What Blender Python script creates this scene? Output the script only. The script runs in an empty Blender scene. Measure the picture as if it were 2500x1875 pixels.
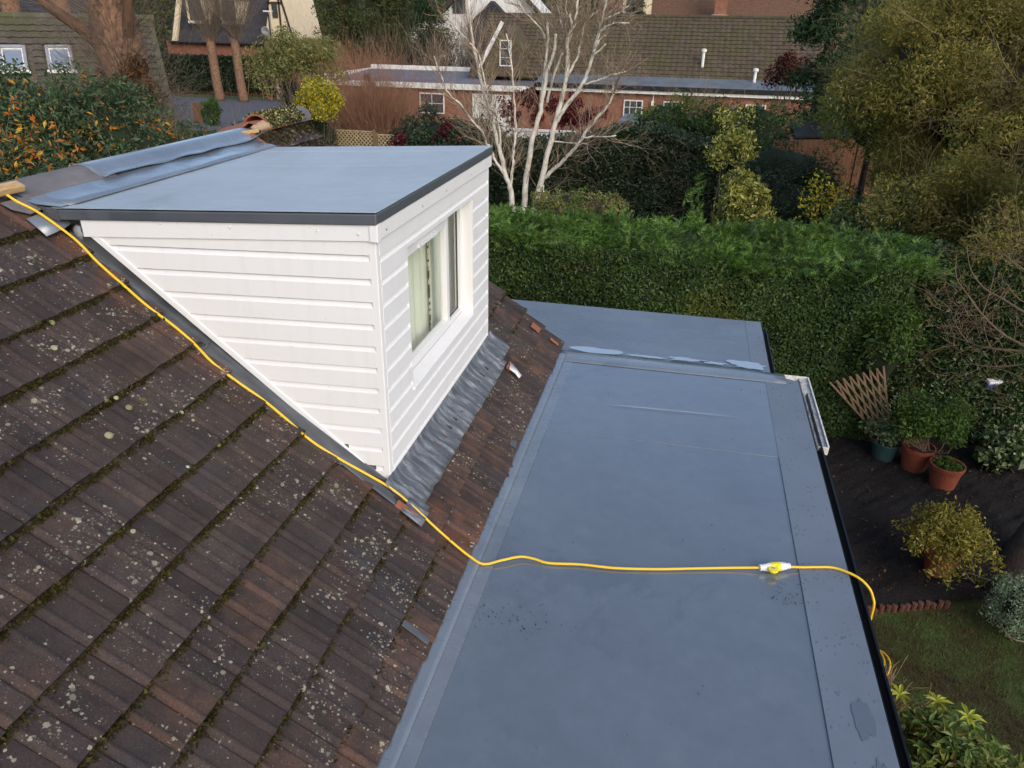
import bpy, math, random
import numpy as np
from mathutils import Matrix, Vector

scene = bpy.context.scene
col = scene.collection

# ------------------------------------------------------------------ camera
CAM = np.array([1.813, -4.182, 6.169])
YAW, PITCH, ROLL = -0.2194, 0.4526, 0.0189
def cam_axes():
    cy, sy, cp, sp = math.cos(YAW), math.sin(YAW), math.cos(PITCH), math.sin(PITCH)
    f = np.array([sy*cp, cy*cp, -sp]); r = np.array([cy, -sy, 0.0]); u = np.cross(r, f)
    cr, sr = math.cos(ROLL), math.sin(ROLL)
    return r*cr + u*sr, -r*sr + u*cr, f
_r, _u, _f = cam_axes()
cam_data = bpy.data.cameras.new('camera'); cam = bpy.data.objects.new('camera', cam_data)
col.objects.link(cam); scene.camera = cam
cam_data.sensor_width = 36.0; cam_data.lens = 26.26
cam_data.clip_start = 0.05; cam_data.clip_end = 2000
cam.matrix_world = Matrix(((_r[0], _u[0], -_f[0], CAM[0]), (_r[1], _u[1], -_f[1], CAM[1]),
                           (_r[2], _u[2], -_f[2], CAM[2]), (0, 0, 0, 1)))

# ------------------------------------------------------------------ light
SUN_AZ = math.radians(140)      # from +Y towards +X: veiled sun behind the camera, to its right
SUN_EL = math.radians(35)
world = bpy.data.worlds.new('World'); scene.world = world; world.use_nodes = True
wn = world.node_tree.nodes; wl = world.node_tree.links
for n in list(wn): wn.remove(n)
sky = wn.new('ShaderNodeTexSky'); sky.sky_type = 'NISHITA'; sky.sun_disc = False
sky.sun_elevation = SUN_EL; sky.sun_rotation = SUN_AZ
sky.altitude = 0; sky.air_density = 1.0; sky.dust_density = 2.5; sky.ozone_density = 1.0
bg = wn.new('ShaderNodeBackground'); bg.inputs['Strength'].default_value = 0.15
wo = wn.new('ShaderNodeOutputWorld')
wl.new(sky.outputs[0], bg.inputs['Color']); wl.new(bg.outputs[0], wo.inputs['Surface'])
sun_data = bpy.data.lights.new('sun', 'SUN'); sun_data.energy = 0.5; sun_data.angle = math.radians(45)
sun_data.color = (1.0, 0.955, 0.90)
sun = bpy.data.objects.new('sun', sun_data); col.objects.link(sun)
sd = Vector((math.sin(SUN_AZ)*math.cos(SUN_EL), math.cos(SUN_AZ)*math.cos(SUN_EL), math.sin(SUN_EL)))
sun.rotation_euler = sd.to_track_quat('Z', 'Y').to_euler()
sun.location = (20, -20, 30)
vs = scene.view_settings
vs.view_transform = 'Standard'; vs.look = 'None'; vs.gamma = 1.0; vs.use_curve_mapping = False
vs.exposure = 0.58
scene.render.engine = 'CYCLES'
scene.cycles.use_denoising = True
scene.cycles.max_bounces = 6; scene.cycles.diffuse_bounces = 3; scene.cycles.transparent_max_bounces = 12

# ------------------------------------------------------------------ material helpers
class G:
    def __init__(s, name):
        s.m = bpy.data.materials.new(name); s.m.use_nodes = True
        s.t = s.m.node_tree; s.n = s.t.nodes; s.l = s.t.links
        for x in list(s.n): s.n.remove(x)
        s.out = s.n.new('ShaderNodeOutputMaterial')
        s.geo = s.n.new('ShaderNodeNewGeometry')
        s.P = s.geo.outputs['Position']
    def put(s, sock, v):
        if v is None: return
        if hasattr(v, 'is_linked') or hasattr(v, 'links'): s.l.new(v, sock)
        elif isinstance(v, (tuple, list)):
            sock.default_value = tuple(v) + ((1.0,) if len(v) == 3 and len(sock.default_value) == 4 else ())
        else: sock.default_value = v
    def noise(s, sc, det=3, rough=.55, vec=None, dist=0):
        n = s.n.new('ShaderNodeTexNoise'); s.put(n.inputs['Vector'], vec or s.P)
        n.inputs['Scale'].default_value = sc; n.inputs['Detail'].default_value = det
        n.inputs['Roughness'].default_value = rough; n.inputs['Distortion'].default_value = dist
        return n.outputs[0]
    def vor(s, sc, vec=None, feat='F1'):
        n = s.n.new('ShaderNodeTexVoronoi'); n.feature = feat; s.put(n.inputs['Vector'], vec or s.P)
        n.inputs['Scale'].default_value = sc
        return n.outputs['Distance'], n.outputs['Color']
    def scale(s, v, vec=None):
        n = s.n.new('ShaderNodeMapping'); s.put(n.inputs['Vector'], vec or s.P)
        n.inputs['Scale'].default_value = v
        return n.outputs[0]
    def ramp(s, fac, stops, interp='LINEAR'):
        n = s.n.new('ShaderNodeValToRGB'); s.put(n.inputs[0], fac); e = n.color_ramp.elements
        n.color_ramp.interpolation = interp
        while len(e) < len(stops): e.new(0.5)
        for i, (p, c) in enumerate(stops):
            e[i].position = p
            if not isinstance(c, (tuple, list)): c = (c, c, c)
            e[i].color = (*c[:3], 1)
        return n.outputs[0]
    def mix(s, f, a, b, mode='MIX'):
        n = s.n.new('ShaderNodeMix'); n.data_type = 'RGBA'; n.blend_type = mode
        s.put(n.inputs[0], f); s.put(n.inputs[6], a); s.put(n.inputs[7], b)
        return n.outputs[2]
    def math(s, op, a, b=None, c=None, clamp=False):
        n = s.n.new('ShaderNodeMath'); n.operation = op; n.use_clamp = clamp
        for i, v in enumerate((a, b, c)):
            if v is not None: s.put(n.inputs[i], v)
        return n.outputs[0]
    def rng(s, v, a, b, c=0.0, d=1.0):
        n = s.n.new('ShaderNodeMapRange'); n.clamp = True; s.put(n.inputs[0], v)
        for i, x in enumerate((a, b, c, d)): n.inputs[i+1].default_value = x
        return n.outputs[0]
    def xyz(s, vec=None):
        n = s.n.new('ShaderNodeSeparateXYZ'); s.put(n.inputs[0], vec or s.P); return n.outputs
    def objrand(s):
        return s.n.new('ShaderNodeObjectInfo').outputs['Random']
    def island(s): return s.geo.outputs['Random Per Island']
    def bump(s, h, st=.3, dist=.01, nrm=None):
        n = s.n.new('ShaderNodeBump'); n.inputs['Strength'].default_value = st
        n.inputs['Distance'].default_value = dist; s.put(n.inputs['Height'], h)
        if nrm: s.put(n.inputs['Normal'], nrm)
        return n.outputs[0]
    def bsdf(s, color, rough=.7, spec=None, nrm=None, metal=None, **kw):
        n = s.n.new('ShaderNodeBsdfPrincipled'); s.put(n.inputs['Base Color'], color)
        s.put(n.inputs['Roughness'], rough)
        if spec is not None: s.put(n.inputs['Specular IOR Level'], spec)
        if nrm is not None: s.put(n.inputs['Normal'], nrm)
        if metal is not None: s.put(n.inputs['Metallic'], metal)
        for k, v in kw.items(): s.put(n.inputs[k], v)
        return n.outputs[0]
    def mixsh(s, f, a, b):
        n = s.n.new('ShaderNodeMixShader'); s.put(n.inputs[0], f)
        s.l.new(a, n.inputs[1]); s.l.new(b, n.inputs[2]); return n.outputs[0]
    def done(s, sh): s.l.new(sh, s.out.inputs['Surface']); return s.m
M = {}

def plain(name, c, rough=.7, var=.25, sc=6, bump=0, bsc=60, spec=None):
    g = G(name)
    f = g.ramp(g.noise(sc, 4), [(.3, 1-var), (.7, 1+var*.4)])
    cc = g.mix(1.0, c, f, 'MULTIPLY')
    nm = g.bump(g.noise(bsc, 3), bump, .01) if bump else None
    M[name] = g.done(g.bsdf(cc, rough, spec, nm)); return M[name]

def leafmat(name, cols, patch=None, rough=.5, trans=.35, psc=.8, spec=.35):
    """cols: ramp stops of random-per-leaf colour; patch: (colour, threshold) of larger patches"""
    g = G(name)
    n = len(cols); c = g.ramp(g.island(), [((i+.5)/n, tuple(min(q*1.3, .8) for q in k)) for i, k in enumerate(cols)])
    c = g.mix(1.0, c, g.ramp(g.noise(psc*2.3, 2), [(.3, .62), (.7, 1.25)]), 'MULTIPLY')
    if patch:
        for k, (pc, th) in enumerate(patch):
            v = g.scale((1, 1, 1)) if k == 0 else g.scale((1.13, .9, 1.2))
            f = g.math('MULTIPLY', g.rng(g.noise(psc*(1+.37*k), 3, .6, v), th, th+.1), .75)
            c = g.mix(f, c, pc)
    b = g.bsdf(c, rough, spec)
    t = g.n.new('ShaderNodeBsdfTranslucent'); g.put(t.inputs[0], g.mix(1.0, c, (1.0, 1.05, .6), 'MULTIPLY'))
    M[name] = g.done(g.mixsh(trans, b, t.outputs[0])); return M[name]

# ---- roof tiles: dark, lichen-spotted concrete pantiles
g = G('tile')
x, y, z = g.xyz()
base = g.ramp(g.noise(5, 5, .65), [(.3, (.034, .026, .025)), (.5, (.048, .036, .033)), (.72, (.064, .047, .041))])
base = g.mix(g.rng(g.noise(2.2, 3), .56, .72, 0, .65), base, (.040, .042, .046))
red = g.math('MULTIPLY', g.rng(g.objrand(), .35, 1.0), g.rng(x, -1.6, .5, .18, .75))
red = g.math('MULTIPLY', red, g.rng(g.noise(9, 4), .35, .6))
base = g.mix(red, base, (.125, .066, .044))
edge = g.math('MULTIPLY', g.rng(y, -.42, -.1), g.rng(g.noise(7, 3), .42, .62))
edge = g.math('MULTIPLY', edge, g.rng(y, .3, .1))
base = g.mix(g.math('MULTIPLY', edge, .75), base, (.135, .058, .034))
wn_ = g.n.new('ShaderNodeTexWhiteNoise'); wn_.noise_dimensions = '2D'
cv = g.n.new('ShaderNodeCombineXYZ'); g.put(cv.inputs[0], g.math('FLOOR', g.math('MULTIPLY', g.math('ADD', y, .23), 1/.15))); g.put(cv.inputs[1], g.math('MULTIPLY', g.objrand(), 91.7)); g.put(wn_.inputs['Vector'], cv.outputs[0])
base = g.mix(1.0, base, g.ramp(wn_.outputs['Value'], [(0, .80), (1, 1.18)]), 'MULTIPLY')
base = g.mix(1.0, base, g.ramp(g.noise(95, 4, .75), [(.3, .62), (.5, 1.0), (.72, 1.42)]), 'MULTIPLY')
dens = g.noise(3.1, 4, .65)
nz = g.n.new('ShaderNodeTexNoise'); nz.inputs['Scale'].default_value = 60; nz.inputs['Detail'].default_value = 3; g.put(nz.inputs['Vector'], g.P)
voff = g.n.new('ShaderNodeVectorMath'); voff.operation = 'MULTIPLY_ADD'; g.put(voff.inputs[0], nz.outputs['Color']); voff.inputs[1].default_value = (.018, .018, .018); g.put(voff.inputs[2], g.P)
for sc, lo, hi, c1, c2, am in ((24, .02, .34, (.19, .175, .12), (.38, .35, .26), .85), (46, .03, .42, (.15, .14, .10), (.40, .375, .30), .8), (100, .05, .40, (.13, .115, .09), (.26, .235, .18), .65)):
    d, cc = g.vor(sc, voff.outputs[0])
    r = g.n.new('ShaderNodeSeparateColor'); g.put(r.inputs[0], cc)
    thr = g.math('MULTIPLY', g.math('POWER', r.outputs[0], 2.2), hi)
    thr = g.math('MULTIPLY', thr, g.rng(dens, .36, .62, .05, 1.35))
    dn = g.math('ADD', d, g.math('MULTIPLY', g.noise(sc*5, 2), .12))
    msk = g.rng(g.math('SUBTRACT', g.math('ADD', thr, .06), dn), 0, .05)
    base = g.mix(g.math('MULTIPLY', msk, am), base, g.mix(r.outputs[1], c1, c2))
mo = g.math('MULTIPLY', g.rng(g.noise(3.3, 4, .7), .60, .74), g.rng(x, .2, -2.2, .1, .55))
base = g.mix(mo, base, (.045, .048, .020))
bm = g.bump(g.noise(220, 4, .7), .5, .004)
M['tile'] = g.done(g.bsdf(base, .82, .3, bm))

# ---- clean red tile body (breaks)
plain('terracotta', (.30, .105, .055), .75, .3, 20, .3, 120)
plain('mortar', (.42, .29, .19), .9, .3, 14, .6, 60)
plain('ridge_concrete', (.17, .16, .165), .85, .3, 5, .5, 120)

# ---- blue grey roofing membrane, damp
def membrane(name, c, r0, r1, wet=0.5, streak=True, marks=False, coat=.8):
    g = G(name)
    x, y, z = g.xyz()
    n1 = g.noise(1.1, 4, .6); n2 = g.noise(7, 5, .65)
    cc = g.mix(1.0, c, g.ramp(n1, [(.3, .93), (.7, 1.07)]), 'MULTIPLY')
    cc = g.mix(1.0, cc, g.ramp(n2, [(.3, .93), (.7, 1.06)]), 'MULTIPLY')
    sp = g.rng(g.noise(38, 3, .6), .70, .78, 0, .55)
    cc = g.mix(sp, cc, (.028, .032, .036))
    dm = g.math('MULTIPLY', g.rng(g.noise(.9, 6, .62, None, .6), .55, .585), g.rng(g.noise(.35, 2), .42, .6))
    cc = g.mix(g.math('MULTIPLY', dm, .42), cc, g.mix(1.0, c, (.62, .64, .68), 'MULTIPLY'))
    du = g.rng(g.noise(2.4, 7, .75), .54, .72, 0, .35)
    cc = g.mix(du, cc, g.mix(1.0, c, (1.35, 1.3, 1.22), 'MULTIPLY'))
    w = g.noise(1.6, 5, .7, g.scale((.55, 1.5, 1)))
    rough = g.math('MULTIPLY', g.rng(w, .35, .65, r0, r1), g.rng(dm, 0, 1, 1.0, .7))
    if streak:
        s = g.rng(g.noise(3.2, 5, .75, g.scale((.45, 3.0, 1))), .63, .66)
        rough = g.math('MULTIPLY', rough, g.rng(s, 0, 1, 1.0, .45))
    h = g.math('ADD', g.math('MULTIPLY', g.noise(4, 3), 1.0), g.math('MULTIPLY', g.noise(60, 2), .10))
    if marks:       # sky glints at water edges painted as pale lines; dark spots towards the ridge
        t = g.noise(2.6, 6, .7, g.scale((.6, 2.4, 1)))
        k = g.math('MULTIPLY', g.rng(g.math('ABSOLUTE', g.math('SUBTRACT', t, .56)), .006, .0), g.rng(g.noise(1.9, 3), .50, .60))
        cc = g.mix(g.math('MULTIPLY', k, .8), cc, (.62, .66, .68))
        d = g.math('MULTIPLY', g.rng(g.noise(5.5, 5, .7, g.scale((1, 3.5, 1))), .70, .72), g.rng(x, -1.3, -2.1))
        cc = g.mix(g.math('MULTIPLY', d, .7), cc, (.05, .055, .06))
    M[name] = g.done(g.bsdf(cc, rough, .6, g.bump(h, .08, .02), **{'Coat Weight': coat, 'Coat Roughness': g.math('MULTIPLY', rough, .8), 'Coat IOR': 1.6}))
membrane('membrane', (.126, .152, .184), .10, .20, coat=1.0)
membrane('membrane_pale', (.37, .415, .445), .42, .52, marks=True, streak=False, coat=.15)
membrane('membrane_dry', (.155, .185, .222), .22, .40)
membrane('membrane_wet', (.128, .156, .190), .30, .50, coat=.3)
membrane('membrane_dark', (.070, .080, .096), .42, .6, streak=False)
# water drops beaded along the roof edge
g = G('membrane_beaded')
cc = g.mix(1.0, (.146, .176, .214), g.ramp(g.noise(2, 4), [(.3, .9), (.7, 1.1)]), 'MULTIPLY')
d, _c = g.vor(26, g.scale((1, .75, 1)))
drop = g.math('MULTIPLY', g.rng(d, .34, .16), g.rng(g.noise(6, 3), .46, .62))
M['membrane_beaded'] = g.done(g.bsdf(g.mix(g.math('MULTIPLY', drop, .3), cc, (.05, .06, .075)), g.rng(drop, 0, 1, .36, .10), .5, g.bump(g.math('ADD', drop, g.math('MULTIPLY', g.noise(50, 2), .15)), .35, .006)))

g = G('lead')
x, y, z = g.xyz()
st = g.noise(9, 5, .7, g.scale((.6, 2.2, .6)))
cc = g.ramp(st, [(.25, (.060, .066, .075)), (.46, (.110, .120, .134)), (.58, (.20, .213, .23)), (.70, (.42, .435, .45))])
M['lead'] = g.done(g.bsdf(cc, g.rng(st, .3, .7, .32, .6), .5, g.bump(g.noise(22, 4), .35, .01), .25))
g = G('lead_dark')
cc = g.ramp(g.noise(4, 4, .6, g.scale((1, 3, 1))), [(.3, (.048, .053, .060)), (.6, (.085, .093, .105)), (.8, (.15, .16, .175))])
M['lead_dark'] = g.done(g.bsdf(cc, .42, .5, g.bump(g.noise(9, 3), .3, .02)))

# ---- white plastic cladding with faint run marks
g = G('white_plastic')
x, y, z = g.xyz()
gr = g.noise(3, 4, .6, g.scale((5, 5, .5)))
cc = g.mix(g.rng(gr, .5, .8, 0, .22), (.80, .80, .795), (.60, .59, .56))
sp = g.rng(g.noise(70, 1), .76, .80, 0, .5)
M['white_plastic'] = g.done(g.bsdf(g.mix(sp, cc, (.25, .24, .22)), g.rng(g.noise(5, 3), .3, .7, .28, .42), .45))
plain('white_gutter', (.70, .69, .65), .45, .35, 22, 0)
g = G('gutter_floor')
cc = g.ramp(g.noise(40, 4, .75), [(.35, (.10, .10, .09)), (.5, (.5, .49, .45)), (.7, (.68, .67, .64))])
M['gutter_floor'] = g.done(g.bsdf(cc, .7))
plain('black_plastic', (.010, .010, .011), .38, .3, 8)
plain('dark_void', (.006, .006, .007), .9, .1)
g = G('glass')
lw = g.n.new('ShaderNodeLayerWeight'); lw.inputs[0].default_value = .5
tr = g.n.new('ShaderNodeBsdfTransparent'); tr.inputs[0].default_value = (.93, .955, .93, 1)
gl = g.n.new('ShaderNodeBsdfGlossy'); gl.inputs['Roughness'].default_value = .01
M['glass'] = g.done(g.mixsh(g.math('ADD', g.math('MULTIPLY', g.math('POWER', lw.outputs['Facing'], 5.0), .5), .02, clamp=True), tr.outputs[0], gl.outputs[0]))
g = G('far_glass')
M['far_glass'] = g.done(g.bsdf((.05, .06, .07), .08, .6))
g = G('sky_glass')
M['sky_glass'] = g.done(g.bsdf((.42, .47, .53), .05, .8, metal=.55))
g = G('curtain')
x, y, z = g.xyz()
M['curtain'] = g.done(g.bsdf(g.mix(g.rng(g.noise(60, 2), .4, .7, 0, .3), (.80, .79, .70), (.70, .70, .60)), .9, .1))
g = G('curtain_band')
d, _c = g.vor(26, g.scale((.3, .3, 1)))
M['curtain_band'] = g.done(g.bsdf(g.mix(g.rng(d, .42, .55), (.74, .72, .62), (.10, .085, .06)), .9, .1))
plain('room', (.30, .29, .25), .9, .1)
g = G('cable_yellow'); M['cable_yellow'] = g.done(g.bsdf((.82, .52, .03), .38, .4))
g = G('plug_yellow'); M['plug_yellow'] = g.done(g.bsdf((.86, .72, .03), .4, .4))
g = G('plug_white'); M['plug_white'] = g.done(g.bsdf((.74, .74, .72), .4, .4))
plain('ink_black', (.02, .02, .02), .6, .1)
# timber
g = G('pine')
cc = g.ramp(g.noise(7, 4, .6, g.scale((9, 1.2, 9))), [(.3, (.42, .25, .10)), (.7, (.62, .43, .20))])
M['pine'] = g.done(g.bsdf(cc, .65))
g = G('trellis_wood')
cc = g.ramp(g.noise(30, 3), [(.3, (.15, .095, .055)), (.7, (.27, .18, .105))])
M['trellis_wood'] = g.done(g.bsdf(cc, .85))
g = G('fence_wood')
cc = g.mix(g.rng(g.objrand(), 0, 1, 0, .6), (.15, .068, .035), (.22, .10, .05))
cc = g.mix(1.0, cc, g.ramp(g.noise(8, 4, .6, g.scale((6, 6, .6))), [(.3, .6), (.7, 1.2)]), 'MULTIPLY')
M['fence_wood'] = g.done(g.bsdf(cc, .85))
plain('lattice_wood', (.50, .42, .24), .85, .3, 5)
plain('gate_metal', (.06, .06, .065), .6, .2, 8)
# water
g = G('water')
M['damp'] = g.done(g.bsdf((.110, .135, .168), .14, .7))
g = G('water')
M['water'] = g.done(g.bsdf((.50, .56, .60), .02, 1.0, metal=.55, nrm= g.bump(g.noise(7, 2), .02, .01)))
# ground
g = G('soil')
cc = g.ramp(g.noise(30, 6, .75), [(.35, (.009, .008, .008)), (.6, (.020, .017, .016)), (.8, (.042, .034, .028))])
fl = g.rng(g.noise(120, 2), .75, .79); cc = g.mix(fl, cc, (.16, .14, .12))
M['soil'] = g.done(g.bsdf(cc, .9, .25, g.bump(g.noise(45, 5, .7), 1.0, .03)))
g = G('turf')
cc = g.ramp(g.noise(1.4, 6, .7), [(.32, (.050, .034, .017)), (.45, (.054, .050, .017)), (.58, (.058, .088, .022)), (.75, (.074, .122, .028))])
cc = g.mix(1.0, cc, g.ramp(g.noise(60, 4, .7), [(.3, .55), (.7, 1.4)]), 'MULTIPLY')
M['turf'] = g.done(g.bsdf(cc, .9, .2, g.bump(g.noise(70, 4), .8, .03)))
g = G('grass_blade')
c = g.ramp(g.island(), [(.1, (.044, .080, .017)), (.5, (.085, .130, .028)), (.9, (.14, .125, .05))])
c = g.mix(g.rng(g.noise(1.4, 6, .7), .47, .36, 0, .85), c, (.050, .036, .017))
M['grass_blade'] = g.done(g.bsdf(c, .7, .2))
plain('asphalt', (.10, .10, .115), .8, .15, 2, .2, 80)
plain('verge_grass', (.060, .085, .022), .95, .45, 6, .5, 40)
# bark
g = G('birch_bark')
x, y, z = g.xyz()
d, cc = g.vor(9, g.scale((2.2, 2.2, 7)))
mk = g.math('MULTIPLY', g.rng(d, .30, .10), g.rng(g.noise(3, 3), .45, .6))
base = g.ramp(g.noise(4, 4), [(.3, (.50, .45, .36)), (.5, (.72, .67, .57)), (.75, (.82, .78, .70))])
base = g.mix(g.rng(g.noise(2.2, 4, .6), .60, .72, 0, .6), base, (.26, .24, .10))
M['birch_bark'] = g.done(g.bsdf(g.mix(g.math('MULTIPLY', mk, .85), base, (.045, .035, .03)), .75, .3, g.bump(g.noise(30, 3), .3, .01)))
plain('birch_twig', (.33, .245, .165), .8, .3, 5)
plain('right_twig', (.15, .105, .062), .85, .35, 4)
plain('brown_twig', (.29, .150, .085), .85, .35, 4)
plain('grey_twig', (.17, .13, .095), .85, .35, 4)
plain('gold_twig', (.20, .155, .060), .8, .4, 3)
plain('bark_brown', (.155, .082, .046), .9, .5, 5, 1.0, 25)
plain('bark_warm', (.24, .135, .082), .9, .55, 7, 1.0, 14)
plain('bark_dark', (.040, .026, .018), .9, .45, 9, 1.0, 30)
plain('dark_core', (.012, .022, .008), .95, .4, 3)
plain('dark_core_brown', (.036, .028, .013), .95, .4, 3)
# foliage
leafmat('hedge_leaf', [(.018, .040, .011), (.028, .060, .015), (.044, .082, .018), (.070, .108, .024)], [((.105, .125, .022), .56), ((.095, .056, .024), .655)], .42, .25, .55)
leafmat('conifer_frond', [(.030, .075, .016), (.060, .125, .024), (.105, .180, .036), (.150, .235, .050)], [((.055, .105, .070), .60), ((.20, .22, .040), .66)], .5, .35, .6)
leafmat('dark_hedge_leaf', [(.010, .022, .010), (.018, .036, .014), (.030, .052, .018), (.050, .066, .028)], [((.050, .070, .018), .63)], .4, .2, .5, .5)
leafmat('bright_shrub_leaf', [(.035, .070, .014), (.060, .115, .018), (.085, .140, .025)], [((.030, .060, .020), .58)], .5, .3, .7)
leafmat('yellow_variegated', [(.07, .10, .018), (.20, .20, .030), (.32, .29, .055), (.46, .42, .14), (.10, .13, .02)], [((.09, .13, .02), .62)], .45, .3, 2.2)
leafmat('mustard_leaf', [(.24, .21, .020), (.44, .36, .028), (.58, .48, .040), (.10, .13, .025)], None, .45, .3, 2)
leafmat('olive_leaf', [(.12, .14, .045), (.20, .20, .065), (.15, .17, .06), (.28, .24, .085)], [((.08, .12, .045), .60)], .55, .35, 1.2)
leafmat('gold_olive', [(.115, .125, .028), (.200, .180, .042), (.270, .222, .058), (.145, .158, .034), (.36, .28, .085)], [((.075, .115, .026), .52), ((.32, .22, .115), .64)], .6, .45, .28)
leafmat('cherry_leaf', [(.025, .050, .022), (.042, .078, .032), (.060, .098, .042), (.085, .120, .055)], [((.040, .060, .038), .6)], .45, .25, .7)
leafmat('autumn_leaf', [(.45, .14, .02), (.52, .25, .025), (.38, .075, .018), (.55, .36, .05)], None, .5, .4, 3)
leafmat('red_leaf', [(.085, .012, .014), (.15, .020, .020), (.055, .010, .010)], None, .5, .3, 3)
leafmat('laurel_leaf', [(.016, .040, .012), (.028, .062, .017), (.045, .085, .023), (.080, .115, .034)], [((.07, .085, .018), .64)], .32, .2, .9, .5)
leafmat('ivy_leaf', [(.045, .080, .026), (.080, .125, .040), (.15, .19, .08), (.26, .29, .16)], None, .4, .2, 2)
leafmat('dark_conifer', [(.012, .030, .010), (.020, .048, .016), (.034, .066, .020)], [((.085, .030, .016), .66)], .6, .2, .7)
leafmat('pine_far', [(.030, .048, .016), (.055, .072, .022), (.085, .095, .032)], [((.10, .075, .04), .6)], .6, .3, .35)
leafmat('pale_shrub_leaf', [(.11, .17, .11), (.17, .24, .15), (.23, .29, .19)], None, .6, .3, 3)
leafmat('gold_shrub_leaf', [(.14, .13, .018), (.22, .18, .022), (.10, .12, .018), (.28, .22, .045)], None, .5, .3, 3)
leafmat('rhodo_leaf', [(.055, .095, .020), (.085, .140, .028), (.125, .175, .040), (.20, .165, .05)], None, .38, .25, 3)
leafmat('rhodo_new', [(.30, .33, .03), (.40, .42, .05)], None, .4, .3, 3)
leafmat('moss', [(.022, .019, .007), (.035, .028, .009), (.042, .038, .010), (.026, .020, .008), (.055, .055, .014)], None, .9, .1, 6, .1)
leafmat('moss_pale', [(.10, .11, .030), (.20, .20, .09), (.33, .32, .20)], None, .9, .1, 6, .1)
leafmat('leaf_litter', [(.09, .045, .022), (.13, .065, .03), (.05, .032, .02)], None, .8, .1, 6, .1)
leafmat('debris', [(.02, .02, .014), (.05, .045, .02), (.11, .10, .05)], None, .9, .1, 6, .1)
# far buildings
def brick(name, c1, c2, mortar=(.35, .30, .26), sc=4.4):
    g = G(name)
    n = g.n.new('ShaderNodeTexBrick'); n.inputs['Scale'].default_value = sc
    v = g.n.new('ShaderNodeCombineXYZ'); xx = g.xyz()
    g.put(v.inputs[0], g.math('ADD', xx[0], xx[1])); g.put(v.inputs[1], xx[2]); g.put(n.inputs['Vector'], v.outputs[0])
    n.inputs['Color1'].default_value = (*c1, 1); n.inputs['Color2'].default_value = (*c2, 1); n.inputs['Mortar'].default_value = (*mortar, 1)
    n.inputs['Mortar Size'].default_value = .012
    M[name] = g.done(g.bsdf(g.mix(1.0, n.outputs[0], g.ramp(g.noise(3, 4), [(.3, .75), (.7, 1.15)]), 'MULTIPLY'), .9, .2))
brick('brick_red', (.23, .085, .052), (.30, .125, .075), (.26, .21, .18))
brick('brick_brown', (.20, .10, .06), (.27, .14, .085))
def farroof(name, c1, c2, moss, am):
    g = G(name)
    c = g.mix(g.objrand(), c1, c2)
    c = g.mix(1.0, c, g.ramp(g.noise(4, 4, .7), [(.3, .65), (.7, 1.3)]), 'MULTIPLY')
    c = g.mix(g.math('MULTIPLY', g.rng(g.noise(.9, 5, .7), .42, .62), am), c, moss)
    sp = g.rng(g.noise(14, 3), .66, .72, 0, .6)
    M[name] = g.done(g.bsdf(g.mix(sp, c, (.30, .28, .22)), .9, .2, g.bump(g.noise(20, 3), .5, .03)))
farroof('roof_bungalow', (.075, .056, .042), (.115, .085, .062), (.078, .076, .029), .68)
farroof('roof_mossy', (.080, .070, .060), (.120, .105, .085), (.090, .095, .040), .75)
farroof('roof_slate', (.040, .040, .046), (.060, .056, .060), (.060, .058, .055), .3)
farroof('roof_brown', (.13, .070, .045), (.16, .085, .055), (.11, .08, .05), .5)
plain('cream_render', (.74, .62, .42), .9, .12, 2)
plain('white_render', (.74, .73, .70), .9, .12, 2)
plain('black_timber', (.045, .032, .025), .8, .3, 6)
plain('white_paint', (.78, .76, .71), .6, .15, 3)
plain('grey_felt', (.14, .165, .19), .5, .3, 1)
plain('purple_felt', (.16, .155, .18), .55, .4, .6)
plain('dish_grey', (.32, .32, .33), .5, .2, 6)
plain('lamp_metal', (.34, .32, .27), .6, .25, 8)
plain('pot_terracotta', (.23, .058, .028), .7, .3, 9, .3, 60)
plain('pot_green', (.030, .070, .072), .5, .2, 8)
plain('log_brick', (.10, .040, .026), .85, .45, 14, .6, 60)
plain('bag_white', (.70, .70, .74), .6, .1)
plain('bag_blue', (.05, .06, .25), .6, .1)
plain('ball_green', (.03, .45, .10), .4, .1)
plain('white_scrap', (.72, .72, .70), .6, .2, 20)

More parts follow.
